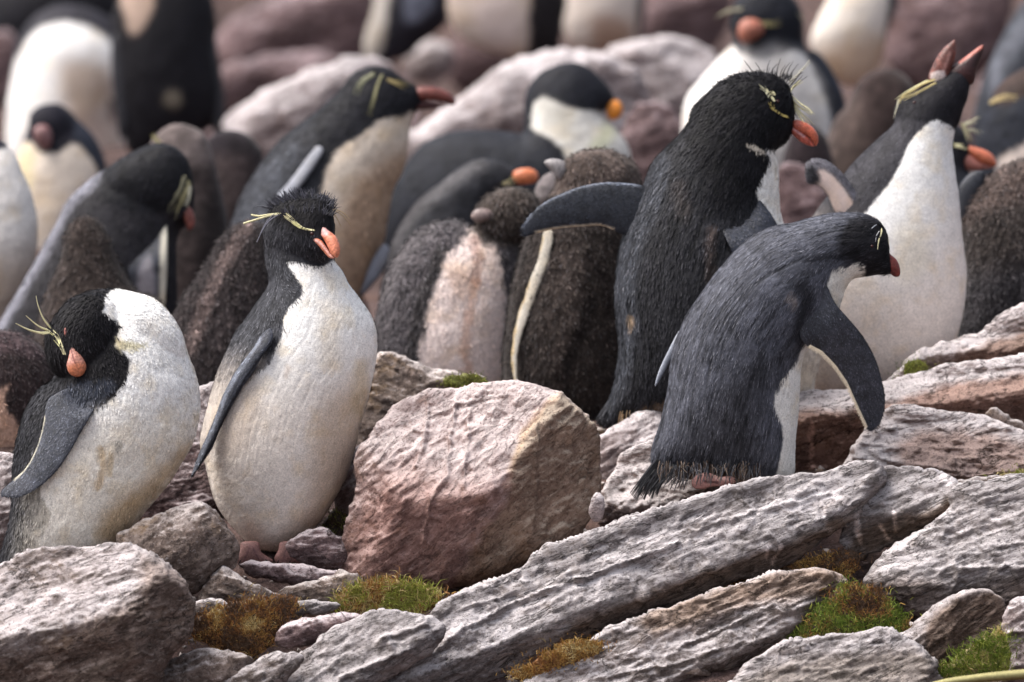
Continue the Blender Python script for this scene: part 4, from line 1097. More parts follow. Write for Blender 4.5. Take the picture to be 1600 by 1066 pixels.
t.part('flipper', [(1246, 500), (1250, 468), (1262, 442), (1280, 434), (1291, 446), (1304, 473), (1324, 496), (1343, 518), (1355, 535), (1366, 555), (1374, 575), (1380, 597), (1384, 615), (1384, 638), (1377, 660), (1366, 672), (1356, 669), (1345, 649), (1333, 620), (1322, 597), (1304, 571), (1283, 550), (1262, 540), (1250, 528)], (0.056, 0.060, 0.077),
       [('s', [(1262, 540), (1283, 551), (1304, 572), (1322, 598), (1333, 622), (1345, 650), (1355, 668)], (0.70, 0.58, 0.42), 2.6, 'a'), ('p', [(1240, 430), (1275, 430), (1275, 545), (1240, 545)], (0.028, 0.030, 0.040), 26, 'f', 0.8)],
       g=1.8, k=0.13, drape=0.4, off=8, jag=1.5, bend=-0.12, scales=(12000, 4.5, 0.4, 1), root=(1252, 440, 95, 30))
t.strands('flipper_fringe', [([(x + 1, y_ - 1), (x - 1.5, y_ + 2), (x - 3 + rs.uniform(-1, 1), y_ + rs.uniform(3, 6))], 0.55, 0.25, (0.7, 0.6, 0.45), (t.surf(1262, 500) or 60) + 8 - 18 * q) for q in np.linspace(0, 1, 150) for (x, y_) in [tuple(np.array([np.interp(q, [0, .2, .4, .6, .8, 1], [1264, 1283, 1304, 1322, 1337, 1354]), np.interp(q, [0, .2, .4, .6, .8, 1], [539, 549, 571, 597, 630, 666])]))]])
t.part('flipper', [(1074, 506), (1064, 532), (1048, 562), (1038, 582), (1025, 603), (1024, 598), (1030, 578), (1044, 548), (1060, 518)], (0.26, 0.28, 0.33), g=1.4, k=0.4, dy=-42, jag=0.5)
t.part('bill', [(1386, 391), (1393, 397), (1402, 405), (1407, 417), (1407, 429), (1400, 432), (1392, 427), (1386, 420)], (0.20, 0.035, 0.025), [('p', [(1384, 412), (1400, 416), (1402, 434), (1386, 430)], (0.16, 0.03, 0.025), 5, 'f', 0.6)], g=1.2, k=0.7, dy=0, jag=0.4, mat=M_BILL)
t.strands('crest', [([(1378, 356), (1377, 364), (1374, 372)], 1.6, 1.3, PYEL, None), ([(1374, 371), (1372, 380), (1371, 389)], 1.5, 0.5, PYEL, None), ([(1374, 360), (1369, 368), (1368, 377)], 1.2, 0.4, (0.45, 0.45, 0.45), None), ([(1370, 350), (1362, 356), (1360, 366)], 1.2, 0.4, (0.3, 0.32, 0.36), None), ([(1388, 372), (1389, 380), (1386, 389)], 0.7, 0.5, (0.6, 0.55, 0.3), 8)])
t.ball('eye', 1362, 384, 2.8)
t.strands('tail', [([(1026 + i * 1.2, 716 + i * .5), (1006 + i * 1.1, 742 + i * .6), (984 + i * 1.7, 771 + (i % 7) * 2.2 - i * .2)], 1.9, 0.8, tuple(np.array(SLATE) * rs.uniform(.3, 1.2)), (rs.uniform(-20, 30), rs.uniform(-20, 25))) for i in range(0, 26)] + [([(1034 + i * 2.2, 722 + i * .4), (1022 + i * 2.4, 742 + i * .3), (1006 + i * 2.9, 760 + rs.uniform(-6, 8))], 1.5, 0.5, tuple(np.array(SLATE) * rs.uniform(.4, 1.4)), (rs.uniform(0, 60), rs.uniform(0, 60))) for i in range(0, 22)])
t.strands('rump_fringe', [([(x, 718 + rs.uniform(0, 18)), (x - rs.uniform(-2, 5), 732 + rs.uniform(-5, 6)), (x - rs.uniform(-4, 12), 741 + rs.uniform(-4, 19) * (1.0 if x < 1160 else 0.6))], rs.uniform(0.7, 1.4), 0.3, [(0.07, 0.05, 0.04), (0.11, 0.08, 0.06), (0.04, 0.04, 0.048), (0.03, 0.03, 0.035), (0.05, 0.05, 0.062), (0.035, 0.035, 0.042), (0.09, 0.06, 0.045), (0.06, 0.06, 0.07)][int(rs.integers(0, 8))], (rs.uniform(30, 80), rs.uniform(30, 92))) for x in rs.uniform(1030, 1190, 240)])
ft = t.part('foot', [(1080, 752), (1088, 741), (1104, 738), (1122, 744), (1138, 743), (1148, 748), (1147, 755), (1132, 759), (1112, 760), (1098, 764), (1084, 762)], (0.34, 0.17, 0.15), [('s', [(1112, 736), (1118, 746), (1138, 748)], (0.60, 0.36, 0.32), 4, 'f'), ('s', [(1100, 752), (1120, 753)], (0.12, 0.04, 0.04), 3, 'f')], g=1.3, k=0.35, dy=60, mat=M_FOOT, rough=1.5)
t.strands('claw', [([(1146, 748), (1151, 751), (1154, 755)], 1.8, 0.5, (0.05, 0.04, 0.03), 74)], parent=ft)

# ---------------------------------------------------------------- 4 black penguin with spread flipper
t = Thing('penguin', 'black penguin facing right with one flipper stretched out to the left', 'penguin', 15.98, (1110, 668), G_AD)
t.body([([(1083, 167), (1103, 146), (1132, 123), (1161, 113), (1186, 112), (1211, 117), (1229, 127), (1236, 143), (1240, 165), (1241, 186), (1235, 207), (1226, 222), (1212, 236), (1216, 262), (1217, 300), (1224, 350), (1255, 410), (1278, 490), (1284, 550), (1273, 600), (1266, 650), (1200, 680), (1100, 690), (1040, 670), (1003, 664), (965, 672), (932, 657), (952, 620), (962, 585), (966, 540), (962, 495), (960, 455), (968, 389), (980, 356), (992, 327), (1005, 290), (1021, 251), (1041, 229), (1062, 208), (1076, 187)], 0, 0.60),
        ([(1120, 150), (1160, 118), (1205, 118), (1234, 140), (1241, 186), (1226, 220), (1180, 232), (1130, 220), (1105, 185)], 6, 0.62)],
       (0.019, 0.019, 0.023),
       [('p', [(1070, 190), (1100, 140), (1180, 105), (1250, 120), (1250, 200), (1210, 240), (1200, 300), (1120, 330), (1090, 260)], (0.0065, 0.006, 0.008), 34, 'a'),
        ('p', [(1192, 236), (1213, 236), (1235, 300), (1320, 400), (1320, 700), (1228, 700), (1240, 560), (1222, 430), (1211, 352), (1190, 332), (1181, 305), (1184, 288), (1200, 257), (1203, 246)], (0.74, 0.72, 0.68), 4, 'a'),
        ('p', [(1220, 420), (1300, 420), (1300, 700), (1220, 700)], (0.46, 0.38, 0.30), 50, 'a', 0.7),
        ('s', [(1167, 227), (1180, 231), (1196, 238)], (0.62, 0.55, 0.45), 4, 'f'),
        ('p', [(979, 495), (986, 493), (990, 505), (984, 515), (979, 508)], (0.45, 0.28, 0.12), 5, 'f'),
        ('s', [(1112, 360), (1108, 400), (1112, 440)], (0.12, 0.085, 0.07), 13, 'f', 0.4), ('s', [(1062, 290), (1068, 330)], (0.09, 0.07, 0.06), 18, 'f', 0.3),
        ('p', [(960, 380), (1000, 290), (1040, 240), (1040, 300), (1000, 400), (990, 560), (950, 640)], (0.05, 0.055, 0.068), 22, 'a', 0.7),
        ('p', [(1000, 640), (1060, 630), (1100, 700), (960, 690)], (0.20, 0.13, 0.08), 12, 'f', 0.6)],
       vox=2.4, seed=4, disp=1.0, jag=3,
       streak=([(1150, 110), (1083, 165), (1020, 250), (980, 355), (958, 460), (964, 560), (930, 660)], 1.2, 6, 0.9), blades=(46000, 11, 0.9, 0.16, 0.05, 0.12, 0.34, 0.5),
       flow=[(1160, 140, -1, 0.5), (1110, 200, -0.7, 0.7), (1060, 260, -0.6, 0.9), (1020, 320, -0.4, 1), (980, 420, -0.2, 1), (975, 520, 0, 1), (960, 640, -0.5, 1), (1080, 400, -0.2, 1), (1180, 220, -0.5, 1), (1200, 300, -0.1, 1), (1150, 300, -0.4, 1), (1050, 560, -0.1, 1), (1260, 560, 0, 1)])
t.part('flipper', [(1030, 305), (1002, 289), (975, 285), (944, 284), (913, 289), (883, 299), (852, 314), (831, 331), (818, 348), (814, 361), (819, 369), (837, 364), (858, 359), (883, 355), (913, 353), (938, 352), (956, 358), (975, 366), (1000, 372), (1030, 360)], (0.024, 0.028, 0.040),
       [('s', [(840, 364), (858, 360), (883, 356), (913, 354), (938, 353), (956, 358)], (0.72, 0.60, 0.45), 5.5, 'a'), ('s', [(818, 352), (831, 332), (852, 315), (883, 300), (913, 290), (944, 285), (1000, 288)], (0.11, 0.125, 0.16), 4, 'a', 0.9)],
       g=1.8, k=0.15, dy=12, grad=(0.12, 0), jag=0.8, scales=(10000, 4.5, -1, 0.2))
t.part('flipper', [(1120, 330), (1135, 305), (1160, 296), (1185, 312), (1208, 342), (1232, 390), (1240, 470), (1205, 490), (1165, 430), (1135, 380)], (0.035, 0.04, 0.058), g=2.2, k=0.14, drape=0.4, off=4, jag=0.8, scales=(6000, 5, 0.6, 1), root=(1130, 310, 80, 30))
t.part('bill', [(1236, 190), (1244, 186), (1256, 189), (1268, 196), (1277, 207), (1279, 219), (1275, 227), (1270, 221), (1262, 212), (1250, 205), (1240, 200)], (0.50, 0.12, 0.065), [('p', [(1234, 180), (1250, 184), (1250, 200), (1236, 200)], (0.30, 0.07, 0.05), 8, 'f', 0.8)], g=1.2, k=0.75, dy=8, jag=0.4, mat=M_BILL)
t.part('lower_mandible', [(1216, 188), (1232, 192), (1248, 202), (1262, 212), (1273, 226), (1266, 227), (1252, 221), (1238, 209), (1226, 198)], (0.40, 0.09, 0.06), [('s', [(1217, 189), (1236, 196), (1256, 212)], (0.42, 0.26, 0.26), 3.5, 'f', 0.7)], g=1.1, k=0.75, dy=7, jag=0.4, mat=M_BILL)
t.plume([([(1231, 182), (1222, 179), (1213, 174), (1206, 168), (1203, 160)], 1, 1, (0.60, 0.47, 0.15), None), ([(1209, 157), (1206, 152), (1200, 144), (1192, 137)], 1, 1, PYEL, None), ([(1200, 152), (1196, 142), (1188, 135)], 1, 1, (0.6, 0.58, 0.4), None), ([(1211, 148), (1205, 142)], 1, 1, PYEL, None)], 12, 2.2, 0.9)
L = []
for (p, r) in (([(1237, 148), (1250, 160), (1262, 168), (1269, 176)], 1.5), ([(1237, 152), (1248, 166), (1258, 172), (1265, 178)], 1.3), ([(1238, 156), (1248, 172), (1260, 184), (1268, 194)], 1.3), ([(1239, 160), (1246, 174), (1256, 188), (1262, 194)], 1.2), ([(1240, 164), (1243, 176), (1248, 186)], 1.0),
                ([(1236, 142), (1240, 135), (1248, 129), (1254, 125)], 1.1), ([(1234, 132), (1246, 116), (1258, 103), (1265, 95)], 1.0), ([(1233, 128), (1240, 118), (1252, 108)], 0.9)):
    for q_ in range(3):
        j = rs.normal(0, 1.6, 2)
        L.append(([(x + j[0] * m_ / 2, y + j[1] * m_ / 2) for m_, (x, y) in enumerate(p)], r * 0.95, 0.35, tuple(np.array(PYEL if r > 1.05 else (0.5, 0.48, 0.4)) * rs.uniform(0.75, 1.15)), (rs.uniform(-8, 12), rs.uniform(-14, 18))))
for (p) in ([(1214, 122), (1215, 106), (1220, 90)], [(1222, 124), (1226, 108), (1235, 96)], [(1229, 128), (1236, 114), (1248, 98)], [(1205, 120), (1208, 106), (1216, 98)], [(1190, 114), (1186, 104), (1180, 96)], [(1178, 114), (1170, 102), (1162, 92)], [(1226, 126), (1232, 108), (1240, 94)], [(1218, 122), (1222, 108), (1228, 100)], [(1234, 134), (1246, 120), (1258, 104)], [(1236, 138), (1250, 126), (1262, 118)], [(1198, 116), (1200, 102), (1204, 92)], [(1232, 130), (1242, 118), (1256, 112)], [(1236, 136), (1248, 124), (1255, 116)]):
    L.append((p, 1.1, 0.3, (0.012, 0.012, 0.016), (0, rs.uniform(-6, 10))))
t.strands('crest', L)
t.strands('crown_feathers', spikes(110, (1120, 1236), lambda q: 130 - 14 * math.sin(q * 2.6), 11, (150, 55), 18, (0.008, 0.008, 0.01), 1.0, (-15, 25)))
t.ball('eye', 1214, 158, 3.4)
t.strands('tail', [([(956 + i * .8, 630 + i), (944 + i, 645 + i), (931 + i * 1.6, 662 + (i % 4) * 2)], 1.8, 0.7, tuple(np.array(SLATE) * rs.uniform(.4, 1.1)), (rs.uniform(-15, 20), 0)) for i in range(0, 18)])
ft = t.part('foot', [(1000, 655), (1030, 648), (1056, 652), (1060, 664), (1040, 674), (1012, 676), (996, 668)], (0.16, 0.09, 0.07), g=1.6, k=0.4, dy=30, mat=M_FOOT)
t.strands('rump_fringe', [([(x, 640 + rs.uniform(0, 10)), (x - rs.uniform(-2, 4), 654), (x - rs.uniform(-3, 8), 664 + rs.uniform(0, 10))], 1.2, 0.3, [(0.30, 0.20, 0.11), (0.40, 0.30, 0.19), (0.04, 0.035, 0.035)][int(rs.integers(0, 3))], (rs.uniform(5, 60), rs.uniform(5, 60))) for x in rs.uniform(968, 1060, 110)])

# ---------------------------------------------------------------- 5 calling penguin
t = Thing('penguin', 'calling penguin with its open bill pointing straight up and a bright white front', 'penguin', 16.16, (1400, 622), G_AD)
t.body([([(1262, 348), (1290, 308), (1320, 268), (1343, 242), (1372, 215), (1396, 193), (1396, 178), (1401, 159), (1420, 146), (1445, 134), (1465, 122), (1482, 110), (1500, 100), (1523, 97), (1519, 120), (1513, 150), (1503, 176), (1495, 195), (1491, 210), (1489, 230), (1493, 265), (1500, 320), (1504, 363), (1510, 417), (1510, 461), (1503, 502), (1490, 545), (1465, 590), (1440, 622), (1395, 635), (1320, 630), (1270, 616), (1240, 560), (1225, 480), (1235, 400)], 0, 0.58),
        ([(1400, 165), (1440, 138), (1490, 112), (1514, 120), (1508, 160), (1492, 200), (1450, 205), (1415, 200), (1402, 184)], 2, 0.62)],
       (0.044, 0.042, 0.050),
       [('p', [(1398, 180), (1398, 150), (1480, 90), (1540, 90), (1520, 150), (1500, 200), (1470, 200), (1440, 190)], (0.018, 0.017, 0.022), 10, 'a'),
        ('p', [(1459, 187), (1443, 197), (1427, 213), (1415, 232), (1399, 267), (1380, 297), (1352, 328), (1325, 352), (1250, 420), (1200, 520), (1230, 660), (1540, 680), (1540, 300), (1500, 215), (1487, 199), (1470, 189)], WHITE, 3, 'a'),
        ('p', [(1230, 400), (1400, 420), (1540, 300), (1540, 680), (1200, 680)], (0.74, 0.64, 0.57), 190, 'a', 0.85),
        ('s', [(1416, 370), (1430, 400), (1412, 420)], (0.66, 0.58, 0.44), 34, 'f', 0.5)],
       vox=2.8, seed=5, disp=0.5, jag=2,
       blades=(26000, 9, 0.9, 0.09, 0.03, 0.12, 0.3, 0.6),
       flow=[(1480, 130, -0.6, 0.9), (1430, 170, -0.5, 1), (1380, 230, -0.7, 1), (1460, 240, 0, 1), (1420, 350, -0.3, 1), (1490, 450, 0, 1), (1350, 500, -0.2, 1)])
t.part('flipper', [(1256, 267), (1259, 255), (1268, 249), (1280, 248), (1297, 255), (1317, 274), (1337, 301), (1352, 325), (1345, 345), (1320, 345), (1303, 331), (1290, 304), (1276, 290), (1260, 286)], (0.14, 0.135, 0.155),
       [('p', [(1272, 272), (1286, 266), (1308, 284), (1332, 318), (1345, 350), (1305, 345), (1292, 306), (1274, 292)], (0.72, 0.58, 0.53), 8, 'f'), ('p', [(1258, 262), (1270, 262), (1280, 276), (1274, 290), (1258, 286)], (0.05, 0.05, 0.06), 10, 'f')],
       g=1.7, k=0.28, dy=58, jag=0.8, scales=(4000, 4.5, -0.8, -1))
t.part('bill', [(1474, 118), (1494, 98), (1510, 86), (1537, 68), (1533, 88), (1527, 106), (1521, 130), (1500, 132)], (0.05, 0.016, 0.016), [('s', [(1500, 96), (1514, 86), (1534, 72)], (0.38, 0.11, 0.08), 4, 'a')], g=1.2, k=0.6, dy=2, jag=0.4, mat=M_BILL)
t.part('lower_mandible', [(1470, 132), (1451, 123), (1460, 95), (1474, 74), (1485, 65), (1493, 61), (1494, 78), (1491, 94), (1486, 110), (1482, 124)], (0.15, 0.05, 0.038), [('s', [(1484, 82), (1478, 98), (1472, 112)], (0.42, 0.22, 0.19), 4, 'f', 0.6), ('p', [(1454, 114), (1475, 110), (1475, 126), (1458, 128)], (0.66, 0.56, 0.54), 5, 'f')], g=1.2, k=0.6, dy=4, jag=0.4, mat=M_BILL)
t.plume([([(1460, 124), (1440, 131), (1424, 141), (1408, 150), (1402, 160)], 1, 1, (0.66, 0.55, 0.25), 22), ([(1462, 129), (1444, 138), (1426, 147), (1410, 153)], 1, 1, (0.60, 0.5, 0.22), 24), ([(1450, 125), (1432, 134), (1412, 146), (1402, 154)], 1, 1, PYEL, 18), ([(1404, 154), (1402, 166), (1398, 179)], 1, 1, (0.7, 0.66, 0.5), 14)], 6, 1.6, 0.8)
t.ball('eye', 1428, 160, 3.0)

# ---------------------------------------------------------------- softer birds further up
def soft(label, y, base_px, blobs, base, ops, seed, vox=3.6, cat='penguin', name='penguin', group=G_AD, mat=None, blades=None, flow=None, jag=4, disp=1.0):
    t = Thing(name, label, cat, y, base_px, group)
    t.body(blobs, base, ops, vox=vox, seed=seed, disp=disp, jag=jag, mat=mat or M_PLUM, blades=blades, flow=flow or [(base_px[0], base_px[1], 0, 1)], smooth=8)
    return t
def fuzz(n, L=9, w=1.1, seed=0):
    return (n, L, w, 0.55, 0.02, 0.55)
DN = [(0, 0, 0, 1), (1600, 1000, 0, 1)]

# 6 orange billed bird behind the calling penguin
t = soft('penguin with an orange bill half hidden behind the white front of the calling penguin', 16.7, (1480, 560), [([(1440, 215), (1460, 195), (1485, 190), (1502, 197), (1514, 215), (1518, 238), (1508, 262), (1530, 280), (1543, 330), (1545, 450), (1530, 560), (1430, 570), (1415, 440), (1425, 300)], 0, 0.6)], (0.03, 0.032, 0.04),
         [('p', [(1440, 190), (1525, 190), (1525, 262), (1440, 262)], (0.02, 0.02, 0.026), 14, 'a')], 61)
t.part('bill', [(1500, 226), (1519, 228), (1539, 234), (1551, 242), (1557, 253), (1554, 260), (1546, 258), (1532, 254), (1515, 240)], (0.52, 0.15, 0.08), g=1.6, k=0.7, dy=8, mat=M_BILL)
t.part('lower_mandible', [(1494, 236), (1512, 238), (1532, 252), (1552, 260), (1539, 264), (1520, 266), (1502, 262)], (0.36, 0.14, 0.11), g=1.6, k=0.7, dy=6, mat=M_BILL)
t.plume([([(1502, 192), (1508, 205), (1514, 220)], 2.0, 2.2, (0.5, 0.46, 0.28), 26), ([(1504, 196), (1516, 190), (1527, 184)], 1.5, 0.8, (0.55, 0.52, 0.36), 24), ([(1506, 202), (1520, 202), (1532, 208)], 1.5, 0.8, (0.5, 0.48, 0.34), 24), ([(1490, 226), (1500, 229), (1508, 232)], 1.6, 1.0, PYEL, 30)], 8, 3.0, 1.3)

# 7 two birds at the right edge
t = soft('dark blue backed penguin cut by the right edge, with a yellow brow', 17.3, (1600, 420), [([(1530, 200), (1538, 165), (1555, 138), (1580, 116), (1610, 104), (1650, 112), (1690, 180), (1700, 300), (1660, 430), (1570, 440), (1540, 330), (1528, 250)], 0, 0.6)], (0.024, 0.027, 0.038),
         [('p', [(1548, 160), (1570, 118), (1640, 95), (1660, 140), (1600, 150), (1570, 165)], (0.05, 0.03, 0.025), 10, 'a'), ('p', [(1555, 270), (1580, 236), (1640, 215), (1700, 260), (1660, 440), (1570, 430)], (0.55, 0.47, 0.42), 14, 'a')], 62)
t.plume([([(1547, 162), (1560, 155), (1576, 152), (1592, 156)], 4.0, 4.5, (0.42, 0.33, 0.16), None)], 8, 3.0, 1.3)
t = soft('slate penguin back at the top right corner behind the yellow browed one', 18.2, (1580, 260), [([(1520, 200), (1530, 140), (1550, 90), (1572, 45), (1600, 0), (1650, -30), (1690, 60), (1680, 240), (1620, 290), (1540, 290)], 0, 0.55)], (0.040, 0.044, 0.056),
         [('p', [(1545, 110), (1570, 60), (1600, 20), (1605, 60), (1570, 110), (1550, 180)], (0.095, 0.10, 0.12), 18, 'a')], 63, vox=4.5)
t = soft('brown downy chick cut by the right edge above the highest slab', 16.4, (1590, 520), [([(1500, 345), (1508, 312), (1525, 290), (1550, 272), (1580, 255), (1620, 250), (1680, 300), (1700, 480), (1670, 560), (1530, 560), (1500, 520), (1508, 430)], 0, 0.6), ([(1540, 300), (1570, 270), (1610, 258), (1650, 290), (1650, 340), (1600, 360), (1550, 340)], 20, 0.6)], BROWN,
         [('p', [(1500, 290), (1560, 255), (1620, 250), (1620, 300), (1540, 330), (1505, 350)], (0.11, 0.08, 0.07), 30, 'a', 0.8), ('p', [(1490, 440), (1700, 420), (1700, 600), (1490, 600)], (0.045, 0.045, 0.055), 60, 'a', 0.6)], 64, name='penguin_chick', cat='penguin chick', group=G_CH, mat=M_DOWN, blades=(14000, 9, 0.9, 0.5, 0.03, 0.6), flow=DN)
t.part('flipper', [(1496, 300), (1505, 280), (1520, 268), (1538, 270), (1532, 300), (1515, 335), (1500, 345)], (0.035, 0.038, 0.05), g=2, k=0.4, dy=20)

# 8 penguin facing front at the top right
t = soft('out of focus penguin at the top right with an orange bill over a white chest', 17.9, (1190, 420), [([(1146, 66), (1120, 92), (1092, 124), (1070, 158), (1064, 220), (1072, 330), (1110, 420), (1270, 430), (1310, 330), (1322, 230), (1312, 160), (1290, 110), (1262, 76), (1258, 55), (1256, 25), (1245, 0), (1222, -22), (1188, -30), (1158, -12), (1143, 20), (1140, 45)], 0, 0.58),
          ([(1146, 50), (1148, 10), (1175, -18), (1215, -20), (1245, 5), (1254, 45), (1240, 75), (1200, 88), (1165, 78)], 24, 0.6)], (0.016, 0.018, 0.026),
         [('p', [(1144, 72), (1120, 92), (1085, 118), (1040, 170), (1040, 440), (1290, 440), (1296, 260), (1292, 170), (1270, 115), (1255, 84), (1235, 82), (1210, 92), (1175, 92), (1155, 84)], (0.68, 0.66, 0.64), 8, 'f'),
          ('p', [(1150, 90), (1250, 90), (1290, 180), (1280, 440), (1130, 440), (1160, 180)], (0.36, 0.34, 0.33), 50, 'f', 0.8)], 65, vox=4)
t.part('bill', [(1152, 44), (1160, 32), (1176, 30), (1190, 38), (1192, 52), (1180, 62), (1162, 70), (1153, 60)], (0.33, 0.12, 0.08), g=2, k=0.8, dy=62, mat=M_BILL)
t.plume([([(1158, 14), (1145, 17), (1130, 22), (1117, 30)], 3.5, 2.5, (0.42, 0.39, 0.28), (60, 50))], 8, 3.0, 1.3)
t.plume([([(1184, 36), (1200, 37), (1218, 30)], 3.5, 4.0, (0.35, 0.30, 0.14), None)], 8, 3.0, 1.3)
t.plume([([(1236, 14), (1248, 24), (1256, 40)], 4, 3, (0.34, 0.33, 0.24), (40, 30))], 8, 3.0, 1.3)
t.part('flipper', [(1262, 80), (1280, 84), (1300, 110), (1318, 150), (1326, 200), (1316, 210), (1298, 180), (1282, 140), (1268, 110)], (0.02, 0.024, 0.04), g=3, k=0.4, dy=20)

t = soft('out of focus beige bellied penguin cut by the top edge near the lilac pink rock', 18.9, (1330, 130), [([(1266, 60), (1285, 15), (1310, -25), (1350, -60), (1390, -30), (1404, 5), (1390, 40), (1382, 80), (1366, 122), (1335, 138), (1300, 122), (1276, 92)], 0, 0.6)], (0.025, 0.026, 0.035),
         [('p', [(1262, 60), (1285, 10), (1320, -60), (1385, -40), (1386, 20), (1378, 70), (1366, 130), (1300, 140)], (0.64, 0.58, 0.52), 8, 'a'), ('p', [(1280, 80), (1390, 60), (1380, 150), (1280, 140)], (0.44, 0.30, 0.20), 50, 'a', 0.8)], 66, vox=4.5)
t = soft('dark brown out of focus chick between the beige bellied and the calling penguin', 17.7, (1350, 300), [([(1325, 160), (1340, 128), (1370, 108), (1405, 112), (1430, 140), (1436, 190), (1440, 320), (1400, 380), (1300, 380), (1285, 300), (1288, 230), (1302, 190)], 0, 0.6)], (0.05, 0.034, 0.032),
         [('p', [(1280, 180), (1340, 150), (1350, 260), (1290, 300)], (0.085, 0.062, 0.055), 30, 'a', 0.8)], 67, name='penguin_chick', cat='penguin chick', group=G_CH, mat=M_DOWN, vox=4.5)
t = soft('dark slate chick head and back just left of the raised flipper', 17.6, (1250, 300), [([(1225, 235), (1240, 200), (1262, 190), (1285, 205), (1300, 240), (1310, 300), (1300, 380), (1220, 380), (1212, 290)], 0, 0.55)], (0.035, 0.025, 0.028), [], 68, name='penguin_chick', cat='penguin chick', group=G_CH, mat=M_DOWN, vox=4.5)

# 10 cormorant
t = soft('black and white cormorant with an orange bill base, curled neck, in the middle distance', 17.5, (860, 420), [([(598, 340), (615, 285), (640, 245), (665, 220), (700, 206), (740, 202), (790, 204), (817, 208), (818, 180), (820, 150), (830, 126), (851, 107), (885, 96), (914, 101), (937, 118), (955, 138), (963, 156), (952, 168), (940, 178), (958, 196), (975, 215), (986, 245), (984, 300), (965, 420), (700, 450), (605, 430)], 0, 0.55)], (0.016, 0.017, 0.024),
         [('p', [(846, 154), (832, 168), (830, 198), (850, 212), (878, 232), (888, 262), (900, 300), (1010, 300), (1000, 220), (972, 200), (945, 178), (925, 174), (900, 172), (872, 162)], (0.56, 0.54, 0.50), 6, 'a'),
          ('p', [(845, 155), (880, 166), (900, 180), (890, 200), (850, 190)], (0.36, 0.34, 0.30), 20, 'a', 0.6), ('s', [(952, 200), (945, 216), (932, 230)], (0.55, 0.55, 0.36), 18, 'a', 0.7),
          ('p', [(590, 340), (640, 240), (700, 206), (820, 206), (860, 260), (700, 300)], (0.022, 0.024, 0.032), 30, 'a', 0.8)], 69, name='cormorant', cat='cormorant', group=None, vox=3.8)
t.part('bill', [(948, 166), (954, 157), (965, 157), (973, 166), (972, 178), (964, 186), (955, 188), (948, 180)], (0.70, 0.24, 0.03), g=1.8, k=0.7, dy=6, mat=M_BILL)

# 11 big red billed bird
t = soft('tall out of focus penguin with dark red bill and beige belly behind the upright one', 16.95, (470, 640), [([(536, 132), (552, 112), (581, 101), (608, 106), (632, 122), (655, 136), (662, 154), (648, 178), (641, 194), (640, 215), (637, 240), (630, 268), (614, 298), (608, 330), (600, 380), (580, 430), (565, 480), (550, 560), (500, 620), (400, 650), (320, 630), (300, 580), (305, 520), (325, 450), (345, 390), (362, 345), (375, 305), (398, 268), (424, 231), (456, 201), (500, 168)], 0, 0.56), ([(538, 135), (560, 112), (600, 104), (640, 128), (658, 150), (640, 178), (590, 188), (550, 170)], 4, 0.62)], (0.027, 0.028, 0.035),
         [('p', [(530, 130), (580, 95), (670, 130), (665, 165), (640, 200), (590, 190), (555, 215), (500, 250), (500, 170)], (0.014, 0.014, 0.019), 18, 'a'),
          ('p', [(602, 183), (582, 196), (556, 218), (529, 236), (510, 270), (502, 320), (510, 420), (520, 650), (680, 650), (680, 300), (655, 180), (630, 182)], (0.62, 0.53, 0.44), 7, 'a'),
          ('p', [(560, 280), (640, 230), (650, 300), (600, 460), (520, 500), (520, 380)], (0.36, 0.22, 0.13), 50, 'a', 0.8),
          ('p', [(400, 280), (440, 235), (470, 230), (430, 320), (380, 420), (320, 540), (320, 450), (360, 350)], (0.065, 0.07, 0.085), 24, 'a', 0.8)], 70, vox=3.2, blades=(9000, 11, 1.2, 0.15, 0.03, 0.15), flow=[(560, 130, -1, 0.4), (480, 230, -0.8, 0.8), (380, 380, -0.4, 1), (600, 300, 0, 1)])
t.part('bill', [(642, 140), (660, 134), (682, 135), (700, 142), (711, 152), (712, 161), (703, 163), (690, 158), (670, 156), (650, 156)], (0.16, 0.045, 0.035), g=1.8, k=0.7, dy=4, mat=M_BILL)
t.part('lower_mandible', [(640, 154), (660, 156), (685, 160), (700, 164), (680, 168), (655, 170), (642, 166)], (0.10, 0.03, 0.03), g=1.6, k=0.7, dy=3, mat=M_BILL)
t.plume([([(598, 118), (590, 135), (584, 155), (577, 176)], 3.0, 4.0, (0.25, 0.235, 0.12), None), ([(586, 116), (570, 124), (560, 136), (556, 148)], 2.6, 2.0, (0.22, 0.22, 0.14), None), ([(606, 124), (618, 128), (632, 134)], 3.5, 5, (0.34, 0.27, 0.12), None)], 8, 3.0, 1.3)
t.part('flipper', [(498, 228), (506, 236), (492, 262), (472, 290), (456, 308), (440, 312), (436, 304), (452, 286), (470, 262), (486, 240)], (0.24, 0.25, 0.29), g=2.0, k=0.3, drape=0.4, off=8)
t.part('flipper', [(602, 380), (590, 392), (572, 414), (556, 436), (545, 456), (552, 468), (566, 462), (584, 444), (602, 420), (612, 395)], (0.28, 0.29, 0.34), g=2, k=0.35, dy=25)

